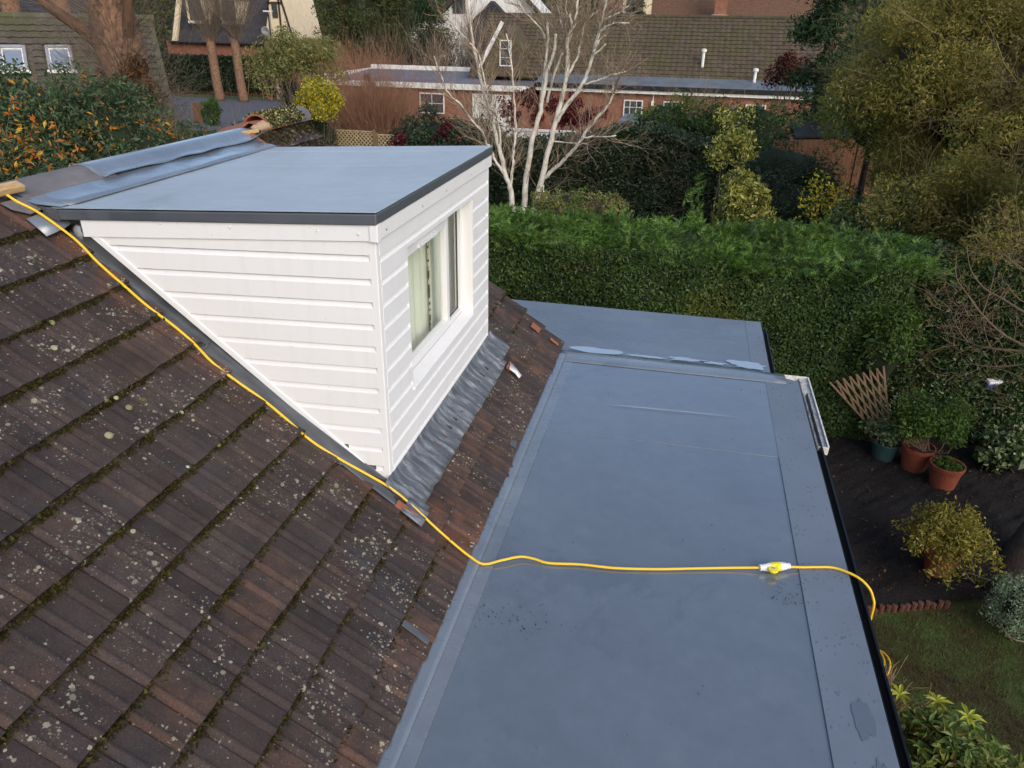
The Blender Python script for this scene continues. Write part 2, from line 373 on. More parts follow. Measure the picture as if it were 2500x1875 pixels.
# ------------------------------------------------------------------ geometry helpers
RNG = np.random.default_rng(7)
random.seed(7)
def unit(v):
    v = np.asarray(v, float); return v/(np.linalg.norm(v, axis=-1, keepdims=True)+1e-12)
class MB:
    def __init__(s): s.V = []; s.n = 0; s.F = {}; s.NG = []
    def verts(s, v):
        v = np.asarray(v, float).reshape(-1, 3); b = s.n; s.V.append(v); s.n += len(v); return b
    def faces(s, f):
        f = np.asarray(f, int)
        if len(f): s.F.setdefault(f.shape[1], []).append(f)
    def poly(s, pts):
        b = s.verts(pts); s.NG.append(list(range(b, b+len(pts))))
    def box(s, a, b, mat=None):
        x0, y0, z0 = a; x1, y1, z1 = b
        v = np.array([(x0,y0,z0),(x1,y0,z0),(x1,y1,z0),(x0,y1,z0),(x0,y0,z1),(x1,y0,z1),(x1,y1,z1),(x0,y1,z1)], float)
        if mat is not None: v = v @ np.array(mat.to_3x3()).T + np.array(mat.translation)
        k = s.verts(v)
        s.faces(np.array([(0,3,2,1),(4,5,6,7),(0,1,5,4),(1,2,6,5),(2,3,7,6),(3,0,4,7)])+k)
    def bar(s, p, q, w, h, up=(0,0,1)):
        """rectangular bar from p to q, width w across, height h along up"""
        p = np.asarray(p, float); q = np.asarray(q, float); d = unit(q-p)
        a = unit(np.cross(d, up)); c = np.cross(a, d)
        v = [e + a*w*i/2 + c*h*j/2 for e in (p, q) for i, j in ((-1,-1),(1,-1),(1,1),(-1,1))]
        k = s.verts(v)
        s.faces(np.array([(0,1,2,3),(7,6,5,4),(0,4,5,1),(1,5,6,2),(2,6,7,3),(3,7,4,0)])+k)
    def prism(s, poly, ext):
        """closed polygon (n,3) extruded by the vector ext"""
        p = np.asarray(poly, float); n = len(p); k = s.verts(np.vstack([p, p+np.asarray(ext, float)]))
        s.NG.append([k+i for i in range(n)][::-1]); s.NG.append([k+n+i for i in range(n)])
        s.faces([(k+i, k+(i+1) % n, k+n+(i+1) % n, k+n+i) for i in range(n)])
    def tube(s, pts, r, sides=5, cap=True):
        pts = np.asarray(pts, float); n = len(pts); r = np.broadcast_to(np.asarray(r, float), (n,))
        t = np.zeros_like(pts); t[1:-1] = pts[2:]-pts[:-2]; t[0] = pts[1]-pts[0]; t[-1] = pts[-1]-pts[-2]; t = unit(t)
        ref = np.array([0, 0, 1.0]) if abs(t[0, 2]) < .9 else np.array([1.0, 0, 0])
        a = unit(np.cross(t, ref)); b = np.cross(t, a)
        th = np.arange(sides)*2*math.pi/sides
        v = pts[:, None] + r[:, None, None]*(a[:, None]*np.cos(th)[None, :, None] + b[:, None]*np.sin(th)[None, :, None])
        k = s.verts(v.reshape(-1, 3))
        i = np.arange(n-1)[:, None]*sides; j = np.arange(sides)[None]; j2 = (j+1) % sides
        s.faces(np.stack([k+i+j, k+i+j2, k+i+sides+j2, k+i+sides+j], -1).reshape(-1, 4))
        if cap:
            s.NG.append([k+q for q in range(sides)][::-1]); s.NG.append([k+(n-1)*sides+q for q in range(sides)])
    def grid(s, A, wrap=False):
        A = np.asarray(A, float); n, m = A.shape[:2]; k = s.verts(A.reshape(-1, 3))
        i = np.arange(n-1)[:, None]*m; mm = m if wrap else m-1
        j = np.arange(mm)[None]; j2 = (j+1) % m
        s.faces(np.stack([k+i+j, k+i+j2, k+i+m+j2, k+i+m+j], -1).reshape(-1, 4))
    def lathe(s, prof, c, n=24, cap=True):
        th = np.arange(n)*2*math.pi/n
        A = np.array([[(c[0]+r*math.cos(t), c[1]+r*math.sin(t), c[2]+z) for t in th] for r, z in prof])
        s.grid(A, True)
    def mesh(s, name, mat, smooth=False):
        me = bpy.data.meshes.new(name)
        V = np.vstack(s.V); me.vertices.add(len(V)); me.vertices.foreach_set('co', V.astype(np.float32).ravel())
        L = []; st = []; off = 0
        for kf, fl in s.F.items():
            f = np.vstack(fl); L.append(f.ravel()); st.append(off+np.arange(len(f))*kf); off += f.size
        for ng in s.NG:
            L.append(np.array(ng)); st.append(np.array([off])); off += len(ng)
        L = np.concatenate(L); st = np.concatenate(st)
        me.loops.add(len(L)); me.loops.foreach_set('vertex_index', L.astype(np.int32))
        me.polygons.add(len(st)); me.polygons.foreach_set('loop_start', st.astype(np.int32))
        me.polygons.foreach_set('use_smooth', np.full(len(st), smooth, bool))
        me.update(calc_edges=True); me.validate()
        if mat: me.materials.append(M[mat] if isinstance(mat, str) else mat)
        return me
    def build(s, name, mat, parent=None, smooth=False, bevel=0, loc=None, kind=None, solid=0):
        me = s.mesh(name, mat, smooth)
        o = bpy.data.objects.new(name, me); col.objects.link(o)
        if solid:
            md = o.modifiers.new('thickness', 'SOLIDIFY'); md.thickness = solid; md.offset = -1
        if bevel:
            md = o.modifiers.new('bevel', 'BEVEL'); md.width = bevel; md.segments = 2; md.limit_method = 'ANGLE'
            md.angle_limit = math.radians(40)
        if parent: put_under(o, parent)
        if kind: o['kind'] = kind
        return o
def put_under(o, parent):
    o.parent = parent
    o.matrix_parent_inverse = parent.matrix_world.inverted() if parent.type != 'EMPTY' else Matrix.Translation(parent.location).inverted()
def tag(o, label, cat, group=None, kind=None):
    o['label'] = label; o['category'] = cat
    if group: o['group'] = group
    if kind: o['kind'] = kind
    return o
def thing(name, label, cat, loc=(0, 0, 0), group=None):
    o = bpy.data.objects.new(name, None); col.objects.link(o); o.location = loc; o.empty_display_size = .2
    return tag(o, label, cat, group)
def struct(o, label=None, cat='ground'):
    o['kind'] = 'structure'
    o['label'] = label or ''; o['category'] = cat
    return o
def inst(name, me, parent, mw):
    o = bpy.data.objects.new(name, me); col.objects.link(o); o.parent = parent
    o.matrix_parent_inverse = Matrix.Translation(parent.location).inverted() if parent.type == 'EMPTY' else Matrix.Identity(4)
    o.matrix_basis = mw
    return o
class Wob:
    """cheap smooth noise: a sum of sines"""
    def __init__(s, seed, f=1.0, n=7):
        r = np.random.default_rng(seed); s.k = r.normal(size=(n, 3))*f*np.linspace(.6, 2.2, n)[:, None]; s.p = r.uniform(0, 6.28, n)
        s.a = 1/np.linspace(1, 2.6, n); s.a /= s.a.sum()
    def __call__(s, P): return (np.sin(np.asarray(P) @ s.k.T + s.p)*s.a).sum(-1)*1.6

def leaves(mb, P, size, asp=.5, out=None, bias=0.0, droop=0.0, rng=RNG, fold=.25, sizevar=.35):
    """one small folded leaf (four corners) at each point"""
    P = np.asarray(P, float); n = len(P)
    if n == 0: return
    nr = unit(rng.normal(size=(n, 3)))
    if out is not None: nr = unit(nr + bias*out)
    t = unit(np.cross(nr, rng.normal(size=(n, 3)))); 
    if droop: t = unit(t + np.array([0, 0, -droop])); nr = unit(np.cross(t, np.cross(nr, t)))
    b = np.cross(nr, t)
    L = (size*(1+sizevar*rng.normal(size=n)).clip(.4, 1.9))[:, None]; W = L*asp
    v = np.stack([P-t*L*.5, P+b*W*.5+nr*W*fold-t*L*.08, P+t*L*.5, P-b*W*.5+nr*W*fold-t*L*.08], 1)
    k = mb.verts(v.reshape(-1, 3)); mb.faces(k+np.arange(4*n).reshape(n, 4))
def fronds(mb, P, D, size, rng=RNG, pairs=6, spread=.55):
    """flat feathery conifer sprays: a spine with tapering side leaflets, growing along D"""
    P = np.asarray(P, float); n = len(P); D = unit(np.asarray(D, float)+rng.normal(size=(n, 3))*.35)
    nr = unit(np.cross(D, rng.normal(size=(n, 3)))); b = np.cross(nr, D)
    L = (size*(1+.3*rng.normal(size=n)).clip(.45, 1.7))[:, None]
    dro = np.array([0, 0, -1.0])
    for i in range(pairs):
        f = (i+.4)/pairs; w = spread*(1-f)**.7*.55
        base = P+D*L*f+dro*L*(f*f*.22)
        for sgn in (-1, 1):
            tip = base+(b*sgn*w+D*.24)*L+dro*L*.05
            side = D*L*(.5/pairs)
            k = mb.verts(np.stack([base-side*.5, base+side, tip], 1).reshape(-1, 3))
            mb.faces(k+np.arange(3*n).reshape(n, 3))
def ball_pts(c, rad, nb, br, n, rng=RNG, low=-.35):
    """points of leaf clumps spread through an ellipsoid crown; returns points and outward directions"""
    c = np.asarray(c, float); rad = np.asarray(rad, float)
    d = unit(rng.normal(size=(nb*3, 3))); d = d[d[:, 2] > low][:nb]
    B = c+d*rad*rng.uniform(.45, 1.0, (len(d), 1))
    w = rng.uniform(.6, 1.35, len(d)); idx = rng.choice(len(d), n, p=w**2/np.sum(w**2))
    dd = unit(rng.normal(size=(n, 3))); r = (br*w[idx]*rng.uniform(.15, 1, n)**.45)[:, None]
    return B[idx]+dd*r, dd
def blob(mb, c, rad, seed, amp=.22, nu=14, nv=9, f=1.4):
    wb = Wob(seed, f); A = []
    for i in range(nv+1):
        ph = math.pi*i/nv; row = []
        for j in range(nu):
            th = 2*math.pi*j/nu; d = np.array([math.sin(ph)*math.cos(th), math.sin(ph)*math.sin(th), math.cos(ph)])
            row.append(np.asarray(c)+d*np.asarray(rad)*(1+amp*wb(d*1.7)))
        A.append(row)
    mb.grid(A, True)
def grow(mb, p, d, r, L, lev, rng, opt, tips=None):
    """recursive bare branch; opt: seg, wig, up, nb(list), ang, shrink, sides"""
    n = opt.get('seg', 5); pts = [np.array(p, float)]; d = unit(d)
    for i in range(n):
        d = unit(d+rng.normal(size=3)*opt['wig']+np.array([0, 0, opt['up']])); pts.append(pts[-1]+d*L/n)
    rr = np.linspace(r, max(r*opt.get('end', .35), .0025), n+1)
    mb.tube(pts, rr, 5 if r > .03 else (4 if r > .012 else 3), cap=r > .02)
    if tips is not None and lev == 0: tips.extend(pts[2:])
    if lev <= 0: return
    for i in range(opt['nb'][-lev]):
        f = rng.uniform(.25, 1); q = min(int(f*n), n-1); fr = f*n-q
        o = pts[q]*(1-fr)+pts[q+1]*fr; dd = unit(pts[q+1]-pts[q])
        s = unit(np.cross(dd, rng.normal(size=3)))
        nd = unit(dd*math.cos(opt['ang'])+s*math.sin(opt['ang']))
        grow(mb, o, nd, rr[q]*opt.get('rs', .55), L*opt['shrink']*rng.uniform(.6, 1.15), lev-1, rng, opt, tips)

# ------------------------------------------------------------------ setting: ground
m = MB(); m.poly([(-700, -300, 0), (700, -300, 0), (700, 900, 0), (-700, 900, 0)])
struct(m.build('ground', 'turf'), 'rough winter grass and earth of the gardens', 'ground')
# dug flower bed by the extension, slightly mounded
xs = np.linspace(3.6, 9.5, 190); ys = np.linspace(2.9, 8.6, 190); wb = Wob(3, 1.2); wbf = Wob(4, 9.0, 14)
def bed_front(x): return 3.20+.42*(x-4.2)-.02*(x-4.2)**2 if x < 5.6 else 3.75+.25*(x-5.6)
A = np.array([[(x, max(y, bed_front(x)), .03+.05*max(0, 1) + (.035*wb((x*2, y*2, 0))+.030*wbf((x, y, 0))+random.gauss(0, .006))*min(1, max(0, (y-bed_front(x))*3))) for x in xs] for y in ys])
m = MB(); m.grid(A); struct(m.build('soil_bed', 'soil', smooth=True), 'dark dug flower bed beside the flat roof', 'soil')
# lane and verges beyond the gardens
m = MB(); m.poly([(-80, 37, .004), (-20.5, 37, .004), (-20.5, 54.5, .004), (-80, 54.5, .004)])
struct(m.build('road', 'asphalt'), 'grey tarmac lane between the houses', 'road')
m = MB(); m.box((-80, 54.5, -.2), (-20.5, 57.8, .10)); struct(m.build('grass_verge', 'verge_grass', bevel=.03), 'green verge with fallen leaves behind the lane', 'verge')
# grass blades on the lawn under the extension
n = 26000; gx = RNG.uniform(3.5, 7.6, n); gy = RNG.uniform(-.5, 4.6, n)
keep = gy < np.array([bed_front(a) for a in gx])-.12; gx = gx[keep]; gy = gy[keep]; n = len(gx)
m = MB(); base = np.stack([gx, gy, np.zeros(n)], 1); an = RNG.uniform(0, 6.28, n); h = RNG.uniform(.02, .065, n)
sd_ = np.stack([np.cos(an), np.sin(an), 0*an], 1)*.004; ln = np.stack([np.cos(an*1.7), np.sin(an*1.7), 0*an], 1)*h[:, None]*RNG.uniform(.2, 1.1, n)[:, None]
k = m.verts(np.stack([base-sd_, base+sd_, base+ln+np.array([0, 0, 1])*h[:, None]], 1).reshape(-1, 3)); m.faces(k+np.arange(3*n).reshape(n, 3))
tag(m.build('grass', 'grass_blade', kind='stuff'), 'short tufty lawn grass below the flat roof edge', 'grass')
# crumbs, chips and fallen leaves on the bed
m = MB(); n = 900; P = np.stack([RNG.uniform(3.7, 8.5, n), RNG.uniform(3.4, 7.5, n), np.full(n, .09)], 1)
leaves(m, P, .030, .6, rng=RNG, sizevar=.6); tag(m.build('leaf_litter', 'leaf_litter', kind='stuff'), 'scattered dead leaves and bark chips on the dark bed', 'litter')

# ------------------------------------------------------------------ the house with its dormer and flat roof
house = thing('house', 'brown tiled house with white clad dormer and grey flat roof extension', 'house', (-2.6, 0, 0))
CS, SN = .8077, .5897                      # main slope
def slope(s, y, h=0.0): return np.array([-s*CS+h*SN, y, 3.187+s*SN+h*CS])
AX = np.array([0, 1.0, 0]); BX = np.array([-CS, 0, SN]); NX = np.array([SN, 0, CS])
def roofmat(s, y, h=0.0, rot=0.0, tilt=0.0):
    a = AX*math.cos(rot)+BX*math.sin(rot); b = -AX*math.sin(rot)+BX*math.cos(rot)
    o = slope(s, y, h)
    return Matrix(((a[0], b[0], NX[0], o[0]), (a[1], b[1], NX[1], o[1]), (a[2], b[2], NX[2], o[2]), (0, 0, 0, 1)))
# walls
m = MB(); m.box((-5.3, -5.9, 0), (.42, 3.92, 2.62)); m.box((.42, -5.9, 0), (3.05, 3.55, 2.58)); m.box((-.9, 3.95, 0), (2.82, 5.28, 2.55))
m.prism([(.40, 3.93, 2.60), (-2.65, 3.93, 4.95), (-5.6, 3.93, 2.60)], (0, -.1, 0))
m.build('wall', 'brick_brown', house)
# sarking under the tiles (both slopes)
sark = MB()
sark.prism([slope(-.80, -5.6, -.055), slope(3.24, -5.6, -.055), slope(3.24, -5.6, -.03), slope(-.80, -5.6, -.03)], (0, 9.5, 0))
bs = lambda s, h: np.array([-2.65-s*CS-h*SN, 0, 5.10-s*SN+h*CS])
sark.prism([bs(0, -.05)+(0, -5.6, 0), bs(3.7, -.05)+(0, -5.6, 0), bs(3.7, -.02)+(0, -5.6, 0), bs(0, -.02)+(0, -5.6, 0)], (0, 9.5, 0))
roof = sark.build('main_roof', 'dark_void', house)

def tile_mesh(w, seed, length=.385, chip=False):
    r = np.random.default_rng(seed); nu = max(6, int(round(w/.3*18))); A = []
    us = np.array([a for a in (h0+q for h0 in (0, .15) for q in (0, .004, .012, .021, .030, .039, .050, .075, .105, .135, .1485)) if a < w-.004]+[w-.002])
    def prof(u):
        q = (u % .15)
        return .0105*math.exp(-((q-.030)/.019)**2)+.003*math.sin(math.pi*q/.15)-(.008 if q < .003 or q > .148 else 0)
    dz = r.uniform(-.002, .002)
    def P(u, v): 
        f = v/length
        return (u, v, .040*(1-f)+prof(u)+dz*f - .003*(u/w))
    top = [[P(u, v) for u in us] for v in (0, length)]
    m = MB(); m.grid(top)
    front = [[(u, (.004 if 0 else 0), P(u, 0)[2]-.024) for u in us], top[0]]
    m.grid(front)
    for uu in (us[0], us[-1]):
        a, b = P(uu, 0), P(uu, length); q = [a, b, (b[0], b[1], b[2]-.015), (a[0], a[1], a[2]-.019)]
        m.poly(q if uu == us[0] else q[::-1])
    return m.mesh('roof_tile', 'tile', smooth=False)
TM = [tile_mesh(.30, 50+i) for i in range(5)]
GA = .3065
def put_tile(me, s, y, dh=0.0, rough=1.0):
    return inst('roof_tile', me, roof, roofmat(s+random.gauss(0, .004)*rough, y+random.gauss(0, .002)*rough, random.uniform(0, .004)+dh, random.gauss(0, .006)*rough))
def left_edge(s): return -.012-.0878*(2.56-s) if s > .99 else -.150-.03*(.99-s)
# slope in front of and left of the dormer
for k in range(-1, 12):
    s = -.525+GA*k if k >= 0 else -.755
    if s > 3.1: continue
    for j in range(10):
        y0 = -.23-.30*(j+1)
        slip = 0.0
        if (k, j) in ((1, 2), (0, 4)): slip = -.028
        put_tile(random.choice(TM), s+slip, y0)
    if s > -.2:
        w = left_edge(s)+.23
        if w > .03: put_tile(tile_mesh(w, 900+k), s, -.23, .004)
# below and beyond the dormer
for k in range(-1, 12):
    s = -.475+GA*k if k >= 0 else -.755
    if s > 3.05: continue
    ys_ = 3.93+.062*(s+.4)
    for j in range(14):
        y0 = ys_-.30*(j+1)
        if s < -.25:
            if y0 < -.32: continue
        elif s < -.1:
            if y0 < -.32: continue
        elif y0 < 2.70: 
            if y0 < 2.42: continue
        put_tile(random.choice(TM), s-(.03 if (k, j) == (-1, 9) else 0), y0)
# clean red ends of two broken tiles at the verge
for (s, y, w, l) in ((-.43, 3.60, .13, .12), (-.70, 3.66, .05, .12), (-.36, 2.42, .16, .06), (-.33, -.22, .07, .22)):
    m = MB(); mw = roofmat(s, y, .049); m.box((0, 0, 0), (w, l, .011), mw); m.build('broken_tile_face', 'terracotta', roof, bevel=.003)
# dark slipped slates showing between tiles near the eave
for (s, y, w, l, r_) in ((-.735, -1.02, .045, .20, .0), (-.74, 1.35, .08, .07, .1)):
    m = MB(); m.box((0, 0, 0), (w, l, .009), roofmat(s, y, .040, r_)); m.build('slate_slip', 'lead_dark', roof, bevel=.002)
# bare verge: red under-tile edge and batten at the far end of the ridge
m = MB(); m.bar(slope(3.17, 2.93, .045), slope(2.55, 3.02, .045), .035, .03, NX); m.build('verge_tile_edge', 'terracotta', roof, bevel=.004)
m = MB(); m.bar((-2.60, 2.84, 5.105), (-2.53, 3.06, 5.11), .05, .035); m.build('batten_end', 'pine', roof, bevel=.004)
m = MB(); blob(m, (-2.60, 3.30, 5.12), (.10, .20, .06), 5, .2); m.build('mortar_bed', 'mortar', roof, smooth=True)
# ridge tiles
def ridge_tile(y0, y1, r, mat, zc=5.11, tilt=0.0, th=.018, x0=-2.665):
    A = []; a = np.linspace(-.15, math.pi+.15, 15)
    for rr in (r, r-th): A.append([(x0+rr*1.12*math.cos(t), zc+rr*math.sin(t)) for t in a])
    ring = A[0]+A[1][::-1]
    m = MB(); B = []
    for yy in np.linspace(y0, y1, 5):
        B.append([(px, yy, pz+tilt*(yy-y0)) for px, pz in ring])
    m.grid(B, True); n = len(ring)
    m.poly(B[0][::-1]); m.poly(B[-1])
    return m.build('ridge_tile', mat, roof, bevel=.004)
ridge_tile(3.27, 3.74, .135, 'terracotta'); ridge_tile(3.75, 4.24, .130, 'ridge_concrete')
ridge_tile(3.16, 3.36, .105, 'terracotta', 5.075)
for i in range(9): ridge_tile(-3.6+.46*i, -3.6+.46*i+.45, .110, 'ridge_concrete', 5.015)
ridge_tile(.54, .83, .106, 'ridge_concrete', 5.013)
# a loose tile lifted on the far slope beside the ridge end
m = MB(); m.box((-.17, -.11, 0), (.17, .11, .018), Matrix.Translation((-2.83, 3.05, 5.10)) @ Matrix.Rotation(.25, 4, 'X') @ Matrix.Rotation(-.25, 4, 'Y'))
tag(m.build('loose_tile', 'terracotta', bevel=.004), 'loose reddish tile lying by the open end of the ridge', 'tile')
# ridge membrane draped over the ridge with a wavy hanging edge
prof = []
yy = np.linspace(.72, 3.02, 40)
A = []
for i, y in enumerate(yy):
    f = (y-.72)/2.3
    hang = .105+.008*math.sin(y*4.1)+.006*math.sin(y*9.7+1)
    if f > .72: hang += .03*math.sin((f-.72)*11)
    lift = .010+.005*math.sin(y*6.3+2)
    if f > .84: lift += .03*(f-.84)/.16
    row = [np.array([-3.0, y, 4.90]), np.array([-2.86, y, 5.02])]
    for t in np.linspace(math.pi*.85, .55, 7): row.append(np.array([-2.665+.15*math.cos(t), y, 5.032+.108*math.sin(t)]))
    for h_ in (.4, .75, 1.0): row.append(np.array([-2.53+hang*.80*h_, y, 5.088-hang*.30*h_+lift*(h_**3)+.004*math.sin(y*14+h_*3)]))
    A.append(row)
m = MB(); m.grid(A); m.build('ridge_membrane', 'membrane_dry', roof, smooth=True, solid=.006)
# grey lead strip under it at the left
m = MB(); A = []
for y in np.linspace(-.02, .86, 16):
    row = []
    for t in np.linspace(math.pi*.8, .5, 6): row.append((-2.665+.146*math.cos(t), y, 5.028+.104*math.sin(t)))
    hg = .09+.012*math.sin(y*8)
    row += [(-2.53+hg*.45, y, 5.082-hg*.16), (-2.53+hg*.85, y, 5.082-hg*.36)]
    A.append(row)
m.grid(A); m.build('ridge_membrane', 'ridge_concrete', roof, smooth=True, solid=.006)

# ------------------------------------------------------------------ dormer
DL, DT = 2.69, .055                        # length along the ridge, fall of its roof
def ztop(x): return 5.125+DT*x
# core walls just behind the cladding, coloured black as shadow lines between the boards
m = MB()
m.prism([(-.035, .02, 3.20), (-.035, .02, 5.03), (-2.42, .02, 4.90)], (0, .06, 0))
m.prism([(-.035, DL-.08, 3.20), (-.035, DL-.08, 5.03), (-2.42, DL-.08, 4.90)], (0, .06, 0))
m.box((-.10, .02, 3.15), (-.03, .495, 5.02)); m.box((-.10, 2.142, 3.15), (-.03, DL-.02, 5.02))
m.box((-.10, .495, 3.15), (-.03, 2.142, 3.675)); m.box((-.10, .495, 4.79), (-.03, 2.142, 5.02))
dw = m.build('dormer_wall', 'black_plastic', house)  # black stands in for the shadow lines between the boards
m = MB(); m.box((-1.30, .10, 3.55), (-1.26, 2.6, 5.0)); m.build('room_wall', 'room', house)
# cladding boards
TZ0, TSL = 3.185, .835                     # foot and slope of the cheek's lower edge
BH = .152; PROF = [(0, .000), (0, .021), (.112, .021), (.122, .013), (.1445, .004), (.1445, .0)]
def cheek_board(zb, xr, hmax=None):
    pts = []
    for (dz, d) in PROF:
        zz = zb+dz
        if hmax: zz = min(zz, hmax)
        xl = -max((zz-TZ0)/(TSL+.042), .034)
        pts.append((xl, zz, d))
    m = MB()
    L = [(x, -d, z+.042*x) for x, z, d in pts]; R = [(xr, -d, z+.042*xr) for x, z, d in pts]
    m.grid([R, L]); m.poly(R[::-1]); m.poly(L)
    return m.build('cladding_board', 'white_plastic', dw)
for i in range(12):
    zb = 4.858-BH*i
    if zb < 3.15: break
    cheek_board(zb, -.028, 4.965 if i == 0 else None)
def front_board(zb, y0, y1, z1=None, z0=None):
    m = MB(); a, b = [], []
    for dz, d in PROF:
        zz = zb+dz
        if z1: zz = min(zz, z1)
        if z0: zz = max(zz, z0)
        a.append((d, y0, zz)); b.append((d, y1, zz))
    m.grid([a, b]); m.poly(a[::-1]); m.poly(b)
    return m.build('cladding_board', 'white_plastic', dw)
for i in range(12):
    zb = 4.840-BH*i; zt = zb+.15
    if zb > 4.78 or zt < 3.70: front_board(zb, .032, 2.655, 4.97 if i == 0 else None)
    else:
        if zt > 4.775 and zb < 4.775:
            front_board(zb, .032, .50); front_board(zb, 2.135, 2.655); front_board(zb, .50, 2.135, None, 4.775)
        elif zb < 3.70:
            front_board(zb, .032, .50); front_board(zb, 2.135, 2.655); front_board(zb, .50, 2.135, 3.69)
        else: front_board(zb, .032, .50); front_board(zb, 2.135, 2.655)
# corner and edge trims
m = MB(); m.box((-.032, -.020, 3.150), (.019, .034, 4.955)); m.build('corner_trim', 'white_plastic', dw, bevel=.006)
m = MB(); m.box((-.03, 2.655, 3.185), (.021, 2.695, 4.955)); m.build('corner_trim', 'white_plastic', dw, bevel=.006)
m = MB(); m.bar((.006, -.014, TZ0-.012), (-2.04, -.014, TZ0-.012+2.04*TSL), .030, .044, (0, 0, 1)); m.build('edge_trim', 'white_plastic', dw, bevel=.004)
m = MB(); m.bar((.010, .03, 3.172), (.010, 2.66, 3.190), .024, .035); m.build('edge_trim', 'white_plastic', dw, bevel=.004)
# fascia boards
def fasc(a, b, out, z0, z1, name, mat, th):
    pass
m = MB(); xs2 = (-2.06, .030)
m.prism([(x, -.034, ztop(x)+dz) for x, dz in ((-2.06, -.19), (.036, -.176), (.036, -.06), (-2.06, -.06))], (0, .026, 0)); m.build('fascia_board', 'white_plastic', house, bevel=.004)
m = MB(); m.box((.012, -.034, 4.951), (.038, 2.735, 5.068)); m.build('fascia_board', 'white_plastic', house, bevel=.004)
m = MB(); m.box((-.012, -.042, 4.944), (.044, .016, 5.066)); m.build('fascia_joint', 'white_plastic', house, bevel=.006)
m = MB()
for (x, y, z) in ((-1.85, -.036, 4.99), (-1.45, -.036, 4.99), (-.95, -.036, 5.0), (-.35, -.036, 5.02), (-.08, -.036, 5.02)):
    m.lathe([(0, .0), (.008, 0), (.006, .006), (0, .008)], (0, 0, 0), 8)
    m.V[-1] = m.V[-1] @ np.array([[1, 0, 0], [0, 0, 1], [0, -1, 0]], float) + np.array([x, y, z-.03])
for (y, z) in ((.12, 5.02), (.8, 5.02), (1.35, 5.02), (2.05, 5.02), (2.6, 5.02)):
    m.lathe([(0, .0), (.008, 0), (.006, .006), (0, .008)], (0, 0, 0), 8)
    m.V[-1] = m.V[-1] @ np.array([[0, 0, 1], [0, 1, 0], [-1, 0, 0]], float).T*np.array([-1, 1, 1]) + np.array([.038, y, z-.03])
m.build('fixing_cap', 'white_plastic', house, smooth=True)
# dormer roof deck and its membrane sheets
m = MB(); m.prism([(.045, -.05, ztop(.045)-.075), (.045, -.05, ztop(.045)-.006), (-2.30, -.05, ztop(-2.3)-.006), (-2.30, -.05, ztop(-2.3)-.075)], (0, 2.80, 0))
droof = m.build('dormer_roof', 'membrane_dark', house, bevel=.008)
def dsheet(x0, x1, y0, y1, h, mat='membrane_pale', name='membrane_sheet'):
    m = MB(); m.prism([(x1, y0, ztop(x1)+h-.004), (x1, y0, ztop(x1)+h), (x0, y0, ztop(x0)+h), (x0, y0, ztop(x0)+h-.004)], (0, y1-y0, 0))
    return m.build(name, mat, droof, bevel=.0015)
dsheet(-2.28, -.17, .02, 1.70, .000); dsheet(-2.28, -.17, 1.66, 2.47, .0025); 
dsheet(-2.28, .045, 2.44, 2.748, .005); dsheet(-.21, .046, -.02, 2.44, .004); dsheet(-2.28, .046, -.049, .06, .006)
# upstand rising from the dormer roof to the ridge
A = []
for y in np.linspace(-.20, 3.02, 30):
    A.append([(-2.16, y, ztop(-2.16)+.006), (-2.25, y, ztop(-2.25)+.016+.004*math.sin(y*7)), (-2.36, y, 5.018), (-2.50, y, 5.048+.003*math.sin(y*5)), (-2.62, y, 5.075)])
A = [r for r in A if r[0][1] > -.04 or True]
m = MB(); m.grid([[(px, min(py, 2.752+max(0, (-2.16-px))*.55), pz) for px, py, pz in r] for r in A if r[0][1] >= -.05]); m.build('upstand_membrane', 'membrane_dry', droof, smooth=True, solid=.01)
# lap joints in it
for y in (.36,):
    m = MB(); m.grid([[(-2.17, yy, ztop(-2.17)+.011), (-2.36, yy, 5.023), (-2.61, yy, 5.078)] for yy in (-.05, y)]); m.build('upstand_membrane', 'membrane_dry', droof, solid=.004)
# flap of membrane turned down over the tiles at the near corner
flap = [[slope(2.92, -.19, .060), slope(2.93, -.06, .062), slope(2.94, .05, .065)], [slope(2.84, -.19, .056), slope(2.85, -.05, .060), slope(2.86, .10, .075)], [slope(2.755, -.195, .052), slope(2.76, -.04, .070), slope(2.78, .09, .10)]]
m = MB(); m.grid(flap); m.build('membrane_flap', 'membrane_dry', droof, smooth=True, solid=.006)
m = MB(); m.grid([[(-2.20, -.052, ztop(-2.2)+.002), (-2.20, -.052, ztop(-2.2)-.08)], [(-2.36, -.03, 5.01), (-2.27, -.04, 4.93)]]); m.build('membrane_flap', 'membrane_dark', droof, solid=.006)
m = MB(); m.grid([[slope(3.09, -.22, .058), slope(3.09, -.02, .06)], [slope(3.02, -.20, .057), slope(3.01, .02, .062)], [slope(2.95, -.12, .056), slope(2.955, -.02, .066)]]); m.build('lead_patch', 'ridge_concrete', droof, solid=.006)
m = MB(); blob(m, (-2.13, .035, 4.83), (.075, .055, .075), 9, .25); m.build('mortar_lump', 'lead', house, smooth=True)
